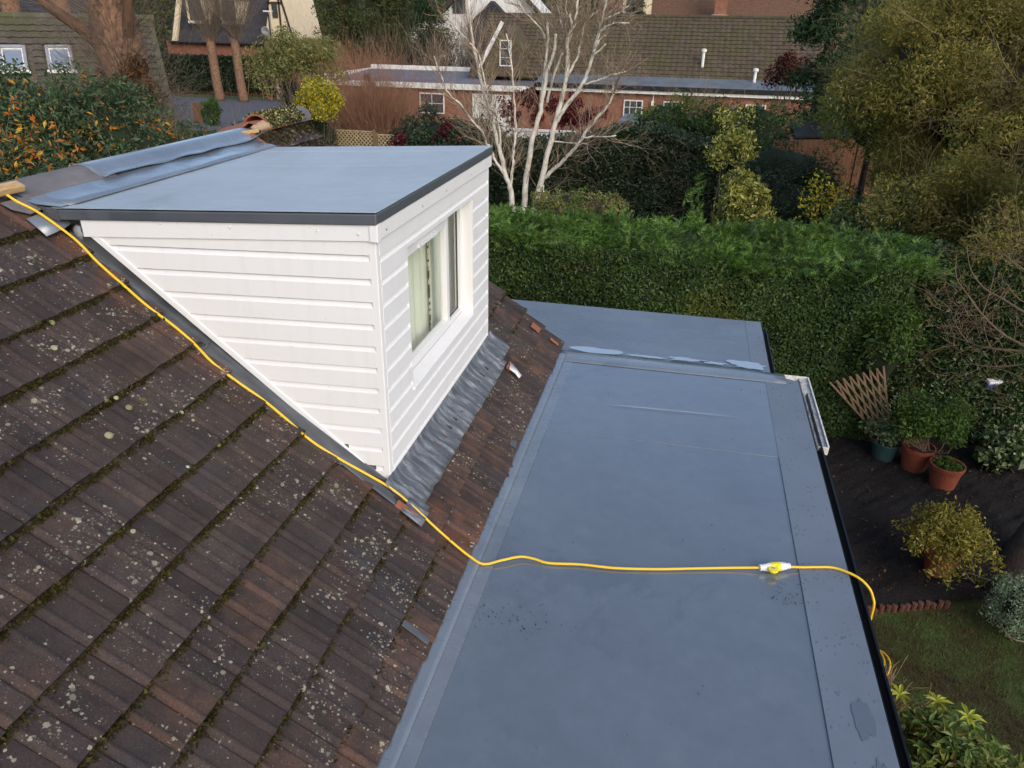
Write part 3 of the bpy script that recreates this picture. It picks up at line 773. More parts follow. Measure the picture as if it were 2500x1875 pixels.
# window
win = MB(); X0 = -.075
def frame(m, y0, y1, z0, z1, w, xa, xb):
    m.box((xb, y0, z0), (xa, y0+w, z1)); m.box((xb, y1-w, z0), (xa, y1, z1))
    m.box((xb, y0+w, z0), (xa, y1-w, z0+w)); m.box((xb, y0+w, z1-w), (xa, y1-w, z1))
frame(win, .505, 2.13, 3.715, 4.77, .055, X0, X0-.06)
win.box((X0-.06, 1.655, 3.77), (X0+.002, 1.715, 4.715))
wo_ = win.build('window', 'white_plastic', house, bevel=.004)
m = MB(); frame(m, .556, 1.66, 3.765, 4.705, .065, X0+.018, X0-.045); m.build('sash', 'white_plastic', wo_, bevel=.005)
m = MB(); m.box((X0-.030, .60, 3.815), (X0-.024, 1.61, 4.655)); m.build('pane', 'glass', wo_)
m = MB(); m.box((X0-.040, 1.712, 3.768), (X0-.034, 2.078, 4.718)); m.build('pane', 'glass', wo_)
m = MB(); frame(m, .612, 1.604, 3.821, 4.649, .008, X0-.021, X0-.032); m.build('gasket', 'black_plastic', wo_)
m = MB(); frame(m, 1.716, 2.074, 3.772, 4.714, .008, X0-.031, X0-.042); m.build('gasket', 'black_plastic', wo_)
m = MB(); m.box((X0+.016, .93, 4.648), (X0+.034, 1.36, 4.672)); m.build('trickle_vent', 'white_plastic', wo_, bevel=.004)
# reveals and sill
m = MB(); m.box((-.078, .50, 3.70), (.020, .507, 4.78)); m.box((-.078, 2.128, 3.70), (.020, 2.137, 4.78)); m.box((-.078, .50, 4.768), (.020, 2.137, 4.78)); m.build('reveal_trim', 'white_plastic', wo_)
m = MB(); m.prism([(X0+.004, .503, 3.735), (.034, .503, 3.712), (.034, .503, 3.688), (X0+.004, .503, 3.690)], (0, 1.632, 0)); m.build('sill', 'white_plastic', wo_, bevel=.004)
# curtains
def curtain(y0, y1, x0, n, amp, mat, name='curtain'):
    A = []
    for y in np.linspace(y0, y1, n):
        dx = amp*math.sin(y*46)+amp*.6*math.sin(y*23+1)
        A.append([(x0+dx, y, 3.62), (x0+dx*.9, y, 4.2), (x0+dx*.7, y, 4.80)])
    m = MB(); m.grid(A); return m.build(name, mat, wo_, smooth=True)
curtain(.30, 1.63, -.24, 130, .018, 'curtain'); curtain(1.60, 1.635, -.222, 6, .003, 'curtain_band', 'curtain_band'); curtain(1.59, 2.66, -.248, 110, .022, 'curtain')
# lead: front apron dressed over the tiles
def apron(y0, y1, seed, s1):
    wb = Wob(seed, 9); A = []
    for y in np.linspace(y0, y1, int((y1-y0)*70)):
        row = []
        for t in np.linspace(0, 1, 9):
            s = .035+(s1-.035)*t
            q = (y+.07) % .15; w = .016*math.exp(-((q-.03)/.028)**2)
            h = .050+.010*t*0+w*min(1, t*1.8)+.0075*wb((y*.55, s*1.6, 0))*min(1, t*2.0)+(.030*(1-t*6) if t < .16 else 0)
            sj = s+(.008*wb((y*2, 3, 0)) if t == 1 else 0)
            row.append(slope(sj, y, h))
        A.append(row)
    m = MB(); m.grid(A); return m.build('lead_apron', 'lead', house, smooth=True, solid=.004)
apron(-.11, 2.50, 21, -.285)
o = apron(2.46, 2.82, 22, -.235); o.location.z += .008
# side gutter and upstand of lead along the cheek
A = []; wb = Wob(31, 2.5)
for s in np.linspace(-.33, 2.74, 70):
    yo = -.205 if s < 1 else -.205+.0878*(s-1.0)
    A.append([slope(s, yo, .026+(.022 if s < .35 else 0)), slope(s, yo+.05, .024+.006*wb((s, 0, 0))+(.02 if s < .35 else 0)), slope(s, -.06, .024+.006*wb((s, 1, 0))), slope(s, -.022, .030), slope(s, -.006, .055)])
m = MB(); m.grid(A); m.build('lead_gutter', 'lead_dark', house, smooth=True, solid=.004)
m = MB(); m.grid([[slope(s, -.004, .03), (-s*CS+.02, -.004, TZ0-.012+max(s, 0)*CS*TSL)] for s in np.linspace(.0, 2.62, 20)]); m.build('lead_upstand', 'lead_dark', house, solid=.004)
m = MB(); m.grid([[slope(s, y, .062+.006*math.sin(y*40+s*9)) for y in np.linspace(-.235, -.07, 6)] for s in np.linspace(-.345, -.17, 5)]); m.build('lead_patch', 'lead', house, smooth=True, solid=.004)
for s in (1.55, 2.50):
    m = MB(); m.bar(slope(s, -.20, .031), slope(s+.02, -.02, .036), .006, .005, NX); m.build('lead_lap', 'lead', house)
tag(MB().__class__ and (lambda mm: (mm.grid([[slope(-.335, 2.40, .075), slope(-.315, 2.53, .070)], [slope(-.41, 2.385, .085), slope(-.40, 2.50, .078)], [slope(-.465, 2.375, .075), slope(-.475, 2.45, .080)]]), mm.build('lead_offcut', 'white_scrap', smooth=True, solid=.003))[1])(MB()),
    'small torn white scrap lying on the tiles below the dormer corner', 'scrap')

# ------------------------------------------------------------------ flat roof extension
ZF = 2.745
m = MB()
m.prism([(.50, -5.8, ZF-.13), (3.225, -5.8, ZF-.13), (3.225, 3.52, ZF-.13), (3.08, 3.66, ZF-.13), (2.965, 3.69, ZF-.13), (2.965, 5.40, ZF-.13), (-.95, 5.38, ZF-.13), (-.95, 4.02, ZF-.13), (.50, 3.9, ZF-.13)], (0, 0, .075))
flat = m.build('flat_roof', 'membrane_dark', house)
def fsheet(poly, h, mat='membrane', th=.006, dz=None):
    m = MB(); m.prism([(x, y, ZF+h-th) for x, y in poly], (0, 0, th)); return m.build('membrane_sheet', mat, flat, bevel=.0025)
DZF = -.040                                     # the far part lies a little lower
fsheet([(-.95, 3.80), (2.965, 3.80), (2.965, 5.40), (-.95, 5.38)], DZF, 'membrane_wet', .03)
fsheet([(2.77, 3.80), (2.967, 3.80), (2.967, 5.402), (2.77, 5.39)], DZF+.004, 'membrane_beaded')
fsheet([(.62, -5.8), (2.94, -5.8), (2.94, 2.40), (.62, 2.40)], -.004, 'membrane', .05)
fsheet([(.62, 1.83), (2.94, 1.86), (2.94, 3.50), (.62, 3.46)], .002, 'membrane', .05)
fsheet([(.56, -5.8), (.81, -5.8), (.81, 3.40), (.56, 3.40)], .005, 'membrane_dry')
fsheet([(2.905, -5.8), (3.227, -5.8), (3.227, 3.52), (3.05, 3.62), (2.885, 3.50)], .006, 'membrane_beaded')
# rounded step between the two levels
A = []
for x in np.linspace(.60, 3.10, 20):
    yb = 3.64+.03*(x-.6)/2.4
    A.append([(x, yb-.24, ZF+.0065), (x, yb-.16, ZF+.0095), (x, yb-.06, ZF+.010), (x, yb+.02, ZF+.002), (x, min(yb+.10, 3.74), ZF+DZF*.55), (x, yb+.17, ZF+DZF+.003)])
m = MB(); m.grid([[(p[0], p[1] if p[0] < 2.95 else min(p[1], 3.70), p[2]) for p in r] for r in A]); m.build('membrane_sheet', 'membrane_dry', flat, smooth=True, solid=.002)
# fillet rising under the eave tiles
m = MB(); wb = Wob(77, 6)
m.grid([[(.715, y, ZF+.006), (.685+.003*wb((y, 0, 0)), y, ZF+.0115), (.645, y, ZF+.0125), (.555, y, ZF+.010)] for y in np.linspace(-3.6, 3.62, 130)]); m.build('edge_fillet', 'membrane_dry', flat, smooth=True, solid=.008)
m = MB(); m.tube([(.700+.003*wb((y, 5, 0)), y, ZF+.0075) for y in np.linspace(-3.6, 3.45, 90)], .0035, 4); m.build('edge_joint', 'membrane_dark', flat)
# creases (welded laps) across the sheets
for (x0, x1, y0, y1) in ((1.30, 2.55, 2.46, 2.52),):
    m = MB(); ts = np.linspace(0, 1, 24)
    m.grid([[(x0+(x1-x0)*t, y0+(y1-y0)*t+w_*.05, ZF+.0022+.006*math.exp(-(w_/.45)**2)*math.sin(t*math.pi)**.5) for w_ in np.linspace(-1, 1, 9)] for t in ts]); m.build('membrane_crease', 'membrane', flat, smooth=True)
# roof edge: drip fascia and black gutter
m = MB(); m.box((3.10, -5.8, ZF-.17), (3.212, 3.50, ZF-.055)); m.box((2.84, 3.80, ZF-.20), (2.952, 5.36, ZF-.075)); m.build('edge_board', 'black_plastic', house)
def gutter(x0, y0, y1, z, w, d, name, mat, parent, n=7):
    a = np.linspace(math.pi, 2*math.pi, n); P = [(x0+w/2+w/2*math.cos(t), z+d*math.sin(t)) for t in a]
    Q = [(x0+w/2+(w/2-.006)*math.cos(t), z+(d-.006)*math.sin(t)) for t in a][::-1]
    ring = [P[0]]+P+[(P[-1][0]+.006, P[-1][1]), (P[-1][0]+.006, P[-1][1]+.008)]+Q
    m = MB(); B = [[(px, y, pz) for px, pz in ring] for y in np.linspace(y0, y1, 8)]; m.grid(B, True)
    return m.build(name, mat, parent, smooth=False)
gutter(3.218, -5.8, 3.42, ZF-.075, .10, .065, 'gutter', 'black_plastic', house)
gutter(2.955, 3.74, 5.36, ZF-.095, .08, .06, 'gutter', 'black_plastic', house)
# white square gutter turning the corner
m = MB(); zg = 2.662
m.box((3.285, 2.30, zg-.075), (3.385, 3.86, zg-.068)); m.box((3.378, 2.30, zg-.068), (3.385, 3.86, zg)); m.box((3.285, 2.30, zg-.068), (3.291, 3.40, zg-.03))
m.box((3.291, 2.294, zg-.075), (3.385, 2.300, zg+.006)); m.box((2.99, 3.853, zg-.068), (3.378, 3.86, zg)); m.box((2.99, 3.70, zg-.075), (3.285, 3.853, zg-.068))
wg = m.build('white_gutter', 'white_gutter', house, bevel=.002)
m = MB(); m.grid([[(x, y, zg-.016+.004*math.sin(y*30+x*40)) for x in np.linspace(3.288, 3.376, 5)] for y in np.linspace(2.31, 3.85, 60)]); m.build('gutter_floor', 'gutter_floor', wg, smooth=True)
m = MB(); m.box((3.374, 2.31, zg+.0), (3.390, 3.864, zg+.010)); m.box((2.99, 3.85, zg), (3.374, 3.864, zg+.010)); m.build('gutter_rim', 'white_gutter', wg, bevel=.003)
# puddles lying on the lower part
def puddle(cx, cy, rx, ry, seed, z=ZF+DZF+.008, lab='', mat='water'):
    wb = Wob(seed, 1.2); n = 44; P = []
    for i in range(n):
        t = 2*math.pi*i/n; d = np.array([math.cos(t), math.sin(t), 0]); k_ = 1+.42*wb(d*2.6)
        P.append((cx+rx*k_*d[0], cy+ry*k_*d[1], z))
    m = MB(); m.poly(P); o = m.build('puddle', mat); struct(o, lab, 'water'); return o
puddle(1.03, 3.885, .26, .085, 1, lab='rain puddle on the lower flat roof nearest the tiled verge')
puddle(1.62, 3.86, .24, .030, 2, lab='thin strip of rain water midway along the lower flat roof')
puddle(2.05, 3.90, .20, .045, 3, lab='small rain puddle right of the middle of the lower flat roof')
puddle(2.72, 3.93, .22, .10, 5, lab='rain puddle at the gutter end of the lower flat roof')
puddle(2.36, 3.885, .16, .035, 8, lab='narrow rain puddle left of the gutter end puddle')
puddle(3.10, -.94, .050, .15, 11, ZF+.0095, 'dark damp patch near the gutter edge of the flat roof', 'damp')
puddle(3.13, -1.42, .045, .20, 12, ZF+.0095, 'dark damp patch at the very bottom of the flat roof edge', 'damp')

# ------------------------------------------------------------------ traced stems: (x, y, z, radius)
BIRCH = [[(-3.216,18.0,0.836,0.115),(-3.244,18.0,1.227,0.108),(-3.311,18.0,1.687,0.1),(-3.435,18.0,1.947,0.093),(-3.582,18.0,2.541,0.086),(-3.764,18.0,3.12,0.079),(-3.924,18.0,3.796,0.071),(-4.08,18.0,4.212,0.064),(-4.272,18.0,4.827,0.057),(-4.384,18.0,5.363,0.05),(-4.494,18.0,5.857,0.042),(-4.543,18.0,6.661,0.035)],[(-3.311,18.0,1.687,0.06),(-3.251,18.043,2.215,0.054),(-3.249,18.086,2.656,0.049),(-3.192,18.129,3.239,0.043),(-3.234,18.171,3.913,0.037),(-3.335,18.214,4.706,0.031),(-3.411,18.257,5.279,0.026),(-3.561,18.3,5.84,0.02)],[(-3.435,18.0,1.947,0.06),(-3.644,17.944,2.285,0.056),(-3.89,17.889,2.726,0.051),(-3.995,17.833,2.985,0.047),(-4.175,17.778,3.309,0.042),(-4.431,17.722,3.59,0.038),(-4.76,17.667,4.005,0.033),(-5.123,17.611,4.344,0.029),(-5.286,17.556,4.82,0.024),(-5.446,17.5,5.253,0.02)],[(-3.582,18.0,2.541,0.04),(-3.651,17.933,3.278,0.036),(-3.735,17.867,3.746,0.032),(-3.989,17.8,4.369,0.028),(-4.197,17.733,5.31,0.023),(-4.549,17.667,5.697,0.019),(-5.076,17.6,6.266,0.015)],[(-2.936,18.3,0.788,0.13),(-2.926,18.3,1.186,0.121),(-2.901,18.3,1.81,0.112),(-2.802,18.3,2.574,0.103),(-2.666,18.3,3.243,0.094),(-2.53,18.3,3.822,0.086),(-2.434,18.3,4.317,0.077),(-2.342,18.3,4.868,0.068),(-2.179,18.3,5.408,0.059),(-2.143,18.3,5.868,0.05)],[(-2.501,18.3,4.07,0.06),(-2.44,18.4,4.996,0.053),(-2.412,18.5,5.729,0.047),(-2.447,18.6,6.153,0.04)],[(-2.329,18.3,4.041,0.05),(-2.201,18.2,4.606,0.045),(-1.954,18.1,5.255,0.04),(-1.877,18.0,5.376,0.035)],[(-2.572,18.0,0.88,0.13),(-2.504,18.0,1.276,0.121),(-2.332,18.0,2.012,0.111),(-2.2,18.0,2.65,0.102),(-2.009,18.0,3.557,0.092),(-1.852,18.0,4.223,0.083),(-1.738,18.0,4.902,0.073),(-1.756,18.0,5.622,0.064),(-1.687,18.0,6.007,0.054),(-1.723,18.0,6.352,0.045)],[(-1.756,18.0,5.622,0.05),(-1.598,18.067,6.135,0.043),(-1.551,18.133,6.699,0.037),(-1.564,18.2,7.069,0.03)],[(-2.329,18.0,1.936,0.08),(-1.979,17.925,2.268,0.074),(-1.603,17.85,2.667,0.068),(-1.274,17.775,3.053,0.061),(-1.029,17.7,3.459,0.055),(-0.686,17.625,3.893,0.049),(-0.422,17.55,4.312,0.042),(-0.377,17.475,4.517,0.036),(-0.367,17.4,4.717,0.03)],[(-2.009,18.0,3.557,0.085),(-1.69,17.957,4.061,0.077),(-1.307,17.914,4.553,0.069),(-1.114,17.871,5.025,0.061),(-0.969,17.829,5.611,0.054),(-0.857,17.786,6.085,0.046),(-0.751,17.743,6.608,0.038),(-0.741,17.7,6.996,0.03)],[(-1.223,17.8,4.631,0.04),(-0.756,17.7,4.784,0.033),(-0.403,17.6,4.914,0.027),(-0.089,17.5,5.009,0.02)],[(-0.838,17.7,5.962,0.045),(-0.633,17.633,6.09,0.037),(-0.427,17.567,6.155,0.028),(-0.084,17.5,6.16,0.02)],[(-0.754,17.7,6.241,0.035),(-0.447,17.6,6.367,0.025),(-0.119,17.5,6.566,0.015)],[(-1.012,17.7,5.454,0.04),(-0.837,17.8,5.773,0.03),(-0.716,17.9,5.868,0.02)],[(-1.006,17.7,5.359,0.035),(-0.666,17.6,5.655,0.02)],[(-2.064,18.0,3.056,0.03),(-1.389,17.8,3.044,0.022),(-0.973,17.6,3.073,0.015)],[(-1.172,17.5,3.269,0.035),(-0.727,17.4,3.32,0.028),(-0.184,17.3,3.392,0.02)],[(-1.75,18.0,4.768,0.05),(-1.579,18.075,5.102,0.045),(-1.406,18.15,5.659,0.04),(-1.338,18.225,6.14,0.035),(-0.947,18.3,6.493,0.03)],[(-2.487,18.6,5.726,0.045),(-2.639,18.675,5.953,0.038),(-3.076,18.75,6.34,0.03),(-3.323,18.825,6.631,0.022),(-3.496,18.9,6.955,0.015)],[(-3.764,18.0,3.12,0.04),(-3.877,18.133,3.135,0.031),(-4.309,18.267,3.282,0.021),(-4.384,18.4,3.52,0.012)],[(-1.986,18.3,6.0,0.03),(-2.059,18.433,6.288,0.023),(-2.164,18.567,6.512,0.017),(-2.271,18.7,6.769,0.01)],[(-1.748,18.0,5.1,0.035),(-1.82,18.133,5.747,0.027),(-1.874,18.267,6.385,0.02),(-1.899,18.4,6.827,0.012)],[(-2.285,18.0,1.788,0.03),(-2.19,17.75,1.576,0.02),(-1.902,17.5,1.344,0.01)]]
RIGHT_BRANCHES = [[(6.253,5.4,2.6,0.05),(6.111,5.533,2.666,0.044),(5.897,5.667,2.746,0.037),(5.651,5.8,2.931,0.031),(5.473,5.933,3.128,0.025),(5.326,6.067,3.313,0.018),(5.294,6.2,3.58,0.012)],[(6.204,5.6,3.01,0.05),(6.103,5.8,3.011,0.042),(5.907,6.0,3.095,0.035),(5.722,6.2,3.168,0.027),(5.581,6.4,3.339,0.02),(5.525,6.6,3.593,0.012)],[(6.146,5.2,2.723,0.04),(6.08,5.42,2.64,0.034),(5.717,5.64,2.56,0.028),(5.573,5.86,2.544,0.022),(5.418,6.08,2.532,0.016),(5.372,6.3,2.628,0.01)],[(6.18,5.2,2.609,0.04),(6.097,5.35,2.499,0.032),(5.873,5.5,2.371,0.025),(5.664,5.65,2.316,0.018),(5.61,5.8,2.336,0.01)],[(5.569,5.9,3.009,0.02),(5.413,6.0,2.959,0.016),(5.216,6.1,2.922,0.012),(5.075,6.2,3.09,0.008)],[(5.395,5.9,3.217,0.02),(5.271,6.05,3.209,0.014),(5.186,6.2,3.277,0.008)],[(5.689,5.9,2.899,0.02),(5.732,6.0,3.13,0.015),(5.753,6.1,3.443,0.011),(5.758,6.2,3.701,0.006)],[(5.866,5.6,3.602,0.02),(5.718,5.7,3.689,0.013),(5.578,5.8,3.794,0.006)],[(5.597,5.6,2.964,0.02),(5.472,5.733,2.797,0.015),(5.362,5.867,2.717,0.011),(5.337,6.0,2.773,0.006)],[(5.732,5.5,2.62,0.018),(5.7,5.7,2.746,0.012),(5.689,5.9,2.899,0.006)],[(5.433,5.4,2.697,0.018),(5.373,5.5,2.754,0.014),(5.294,5.6,2.881,0.01),(5.301,5.7,3.018,0.006)],[(5.749,5.3,2.857,0.018),(5.688,5.367,2.687,0.014),(5.618,5.433,2.476,0.01),(5.62,5.5,2.376,0.006)]]

# ------------------------------------------------------------------ loose things on the roofs
cord = thing('extension_cord', 'yellow extension cord running down the tiles and across the flat roof', 'cord', (0, -.2, 3.2))
def sm(P, k=4):
    P = np.asarray(P, float); out = []
    for i in range(len(P)-1):
        p0, p1, p2, p3 = P[max(i-1, 0)], P[i], P[i+1], P[min(i+2, len(P)-1)]
        for t in np.arange(k)/k:
            out.append(.5*((2*p1)+(-p0+p2)*t+(2*p0-5*p1+4*p2-p3)*t*t+(-p0+3*p1-3*p2+p3)*t**3))
    out.append(P[-1]); return np.array(out)
CP = [(-3.0, -.62, 4.97), (-2.80, -.42, 5.10), (-2.65, -.30, 5.150), (-2.512, -.163, 5.118), (-2.431, -.12, 5.050), (-2.341, -.086, 4.990), (-2.227, -.081, 4.915), (-2.094, -.064, 4.800), (-1.951, -.079, 4.665), (-1.762, -.103, 4.525),
 (-1.602, -.122, 4.408), (-1.442, -.119, 4.292), (-1.297, -.134, 4.186), (-1.135, -.180, 4.070), (-.973, -.177, 3.950), (-.815, -.164, 3.834), (-.642, -.177, 3.708), (-.463, -.201, 3.580), (-.279, -.172, 3.446), (-.098, -.126, 3.318),
 (.056, -.096, 3.210), (.217, -.111, 3.096), (.371, -.135, 2.976), (.526, -.158, 2.866), (.640, -.178, 2.800), (.743, -.190, 2.762), (.86, -.130, 2.772), (.977, -.058, 2.770), (1.08, -.050, 2.763), (1.183, -.061, 2.757), (1.40, -.020, 2.757), (1.636, 0, 2.757), (1.92, .060, 2.757), (2.193, .137, 2.757), (2.45, .205, 2.760), (2.64, .240, 2.772)]
m = MB(); m.tube(sm(CP), .0092, 8); m.build('cable', 'cable_yellow', cord, smooth=True)
CP2 = [(2.80, .290, 2.772), (2.92, .325, 2.764), (3.02, .352, 2.764), (3.133, .372, 2.764), (3.247, .328, 2.764), (3.33, .285, 2.735), (3.385, .250, 2.66), (3.40, .22, 2.5), (3.39, .23, 1.6), (3.41, .35, .5), (3.50, .60, .06), (3.75, 1.2, .03), (4.0, 1.9, .03), (4.22, 2.25, .04),
 (4.40, 2.22, .10), (4.48, 2.33, .12), (4.50, 2.48, .12), (4.44, 2.60, .10), (4.34, 2.58, .06), (4.30, 2.46, .04), (4.38, 2.38, .05), (4.46, 2.44, .06), (4.47, 2.60, .05), (4.40, 2.70, .04), (4.25, 2.66, .03), (4.12, 2.5, .03)]
m = MB(); m.tube(sm(CP2), .0092, 8); m.build('cable', 'cable_yellow', cord, smooth=True)
# industrial plug and socket: tapering white shells round a yellow body with a hinged round cap
pd = unit(np.array([.16, .055, 0])); pc = np.array([2.722, .264, 2.777])
def shell(a, b, r0, r1, mat, name, sides=14):
    m = MB(); t = np.linspace(0, 1, 6)
    m.tube([pc+pd*(a+(b-a)*f) for f in t], [r0+(r1-r0)*math.sin(f*math.pi/2) for f in t], sides); return m.build(name, mat, cord, smooth=False, bevel=.002)
shell(-.104, -.030, .019, .030, 'plug_white', 'plug_body'); shell(-.032, .038, .0325, .0325, 'plug_yellow', 'socket_collar'); shell(.104, .036, .017, .031, 'plug_white', 'socket_body')
shell(-.110, -.100, .0225, .0225, 'plug_white', 'plug_nut'); shell(.100, .110, .021, .021, 'plug_white', 'socket_nut')
side = np.array([pd[1], -pd[0], 0])
m = MB(); cc = pc+side*.040-pd*.030+np.array([0, 0, .012])
m.lathe([(0, -.008), (.034, -.008), (.036, 0), (.034, .010), (0, .012)], cc, 20); m.build('hinged_cap', 'plug_yellow', cord, smooth=False)
m = MB(); m.bar(cc+pd*.01, pc+pd*.022+np.array([0, 0, .026]), .026, .012); m.build('cap_hinge', 'plug_yellow', cord, bevel=.003)
m = MB(); m.box((-.011, -.009, 0), (.011, .009, .0008), Matrix.Translation(cc+np.array([0, 0, .0118]))); m.build('rating_mark', 'dish_grey', cord)
m = MB(); m.bar(pc-pd*.085+np.array([0, 0, .0285])+side*-.008, pc-pd*.055+np.array([0, 0, .030])+side*-.008, .004, .002); m.build('print_line', 'ink_black', cord)
# timber offcut on the ridge
m = MB(); m.bar((-2.50, -.30, 5.130), (-2.50, .005, 5.125), .075, .042, (.45, 0, 1)); tag(m.build('timber_offcut', 'pine', bevel=.003), 'short pale timber offcut lying on the ridge at the photo edge', 'timber')
# moss along the tile courses
m = MB(); mp = MB(); r = np.random.default_rng(12)
for k in range(0, 12):
    s = -.525+GA*k; amt = np.interp(s, [-.6, .5, 1.5, 3], [160, 420, 620, 700])
    for _ in range(int(amt)):
        y = r.uniform(-3.2, left_edge(s)-.01); 
        if math.sin(y*7+k*2.1)+.6*math.sin(y*17+k) < r.uniform(-2.2, .6): continue
        q = (-.23-y) % .15; c = slope(s-.006-abs(r.normal(0, .008)), y, .018+.008*r.random())
        n = int(r.integers(6, 13)); sz = r.uniform(.008, .022)
        leaves(m, c+r.normal(size=(n, 3))*sz*np.array([.8, 1.2, .5]), sz*.95, .8, rng=r)
for k in range(1, 12):                                 # moss on the strip beyond the dormer
    s = -.475+GA*k
    for _ in range(int(20+1.6*k*k)):
        y = r.uniform(2.95, 4.0+.062*s); ds = abs(r.normal(0, .02)) if k < 10 else r.uniform(.05, .3)
        leaves(m, slope(s-.01+ds, y, .035)+r.normal(size=(8, 3))*.010, .018, .8, rng=r)
n = 5200; a = r.uniform(.05, 2.6, n); y = r.uniform(3.28, 4.05, n)
keep = r.random(n) < np.clip(1.2-(y-3.3)*.9, .1, 1); a = a[keep]; y = y[keep]; n = len(y)
P = np.stack([-2.665+.150*1.1*np.cos(a), y, 5.11+.138*np.sin(a)], 1)+r.normal(size=(n, 3))*.006
leaves(mp, P[::2], .022, .7, rng=r); leaves(m, P[1::2], .022, .7, rng=r)
tag(m.build('moss', 'moss', kind='stuff'), 'dark green and brown moss growing along the tile courses', 'moss')
tag(mp.build('ridge_moss', 'moss_pale', kind='stuff'), 'pale crusty moss coating the far ridge tile', 'moss')
# round moss cushions and lichen discs big enough to pick out
m = MB(); 
for (s, y, rr) in ((1.51, -.92, .020), (1.44, -1.17, .024), (1.50, -.80, .016), (1.62, -.98, .017), (1.60, -.92, .015), (1.34, -.75, .018), (1.3, -.70, .014), (1.0, -.73, .017), (1.02, -1.02, .016), (.72, -.94, .018), (2.05, -.9, .02), (2.2, -.75, .018), (1.95, -.62, .014)):
    m.lathe([(rr, 0), (rr*.95, rr*.35), (rr*.6, rr*.72), (0, rr*.85)], (0, 0, 0), 10); mw = roofmat(s, y, .030)
    m.V[-1] = m.V[-1] @ np.array(mw.to_3x3()).T + np.array(mw.translation)
tag(m.build('moss_cushions', 'moss_pale', smooth=True, kind='stuff'), 'small round green moss cushions on the upper tiles', 'moss')
# crumbs and dirt on the flat roof below the tiles
m = MB(); n = 130; P = np.stack([r.normal(1.02, .20, n), r.normal(-.62, .09, n)-.02, np.full(n, ZF+.006)], 1); P = P[P[:, 0] > .76]
leaves(m, P, .010, .7, rng=r); n = 55
P = np.stack([r.uniform(.8, 2.9, n), r.uniform(-1.6, 3.3, n), np.full(n, ZF+.006)], 1); leaves(m, P, .011, .7, rng=r)
n = 60; P = np.stack([r.normal(2.80, .10, n), r.normal(.02, .08, n), np.full(n, ZF+.010)], 1); leaves(m, P, .020, .25, rng=r)
tag(m.build('roof_debris', 'debris', kind='stuff'), 'specks of moss and dirt fallen on the flat roof', 'debris')

# ------------------------------------------------------------------ garden under the roof edge
def pot(name, label, c, r, h, mat, soil=True):
    t = thing(name, label, 'pot', c); m = MB()
    m.lathe([(0, 0), (r*.70, 0), (r*.93, h*.82), (r*1.0, h*.82), (r*1.03, h), (r*.93, h), (r*.90, h*.86), (0, h*.86)], c, 28); m.build('pot_body', mat, t, smooth=False, bevel=.006)
    return t
pot('plant_pot', 'terracotta pot with low seedlings, nearer of the touching pair', (6.02, 6.36, .05), .235, .40, 'pot_terracotta')
m = MB(); r = np.random.default_rng(5); n = 420; a = r.uniform(0, 6.28, n); q = .20*np.sqrt(r.random(n)); leaves(m, np.stack([6.02+q*np.cos(a), 6.36+q*np.sin(a), .42+r.uniform(-.01, .06, n)], 1), .05, .5, rng=r)
tag(m.build('seedlings', 'bright_shrub_leaf'), 'low green seedlings in the nearer terracotta pot', 'plant')
pot('plant_pot', 'terracotta pot half hidden behind another, holding a leafy shrub', (5.72, 6.78, .05), .235, .42, 'pot_terracotta')
def shrub(name, label, c, rad, nb, br, n, size, asp, mat, twig=None, ns=10, hgt=None, seed=1, core=None, low=-.35, group=None, cat='shrub', bias=.4, tw_r=.012, inner='stem'):
    r = np.random.default_rng(seed); t = thing(name, label, cat, (c[0], c[1], hgt if hgt is not None else 0), group)
    m = MB(); P, d = ball_pts(c, rad, nb, br, n, r, low); leaves(m, P, size, asp, d, bias, rng=r); m.build('foliage', mat, t)
    m = MB(); z0 = hgt if hgt is not None else 0
    for i in range(ns):
        e = np.asarray(c)+unit(r.normal(size=3))*np.asarray(rad)*.75; b0 = np.array([c[0]+r.normal(0, .06), c[1]+r.normal(0, .06), z0])
        mid = (b0+e)/2+r.normal(size=3)*.08; m.tube(sm([b0, mid, e], 3), np.linspace(tw_r, tw_r*.35, 7), 4)
    m.build(inner, twig or 'grey_twig', t)
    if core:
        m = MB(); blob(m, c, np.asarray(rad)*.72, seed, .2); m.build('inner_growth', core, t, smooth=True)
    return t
shrub('potted_shrub', 'green leafy shrub growing in the rear terracotta pot', (5.72, 6.66, .92), (.50, .42, .38), 30, .20, 6500, .055, .42, 'bright_shrub_leaf', 'grey_twig', 12, .45, 11)
t = thing('planter', 'dark green half barrel planter with ivy under the fan trellis', 'planter', (5.32, 6.98, .05)); m = MB()
m.lathe([(0, 0), (.15, 0), (.20, .30), (.215, .30), (.215, .33), (.19, .33), (.18, .28), (0, .28)], (5.32, 6.98, .05), 24); m.build('pot_body', 'pot_green', t, bevel=.004)
shrub('ivy_plant', 'pale variegated ivy trailing over the green planter', (5.20, 7.05, .46), (.34, .20, .20), 14, .13, 700, .065, .75, 'ivy_leaf', 'trellis_wood', 8, .33, 13)
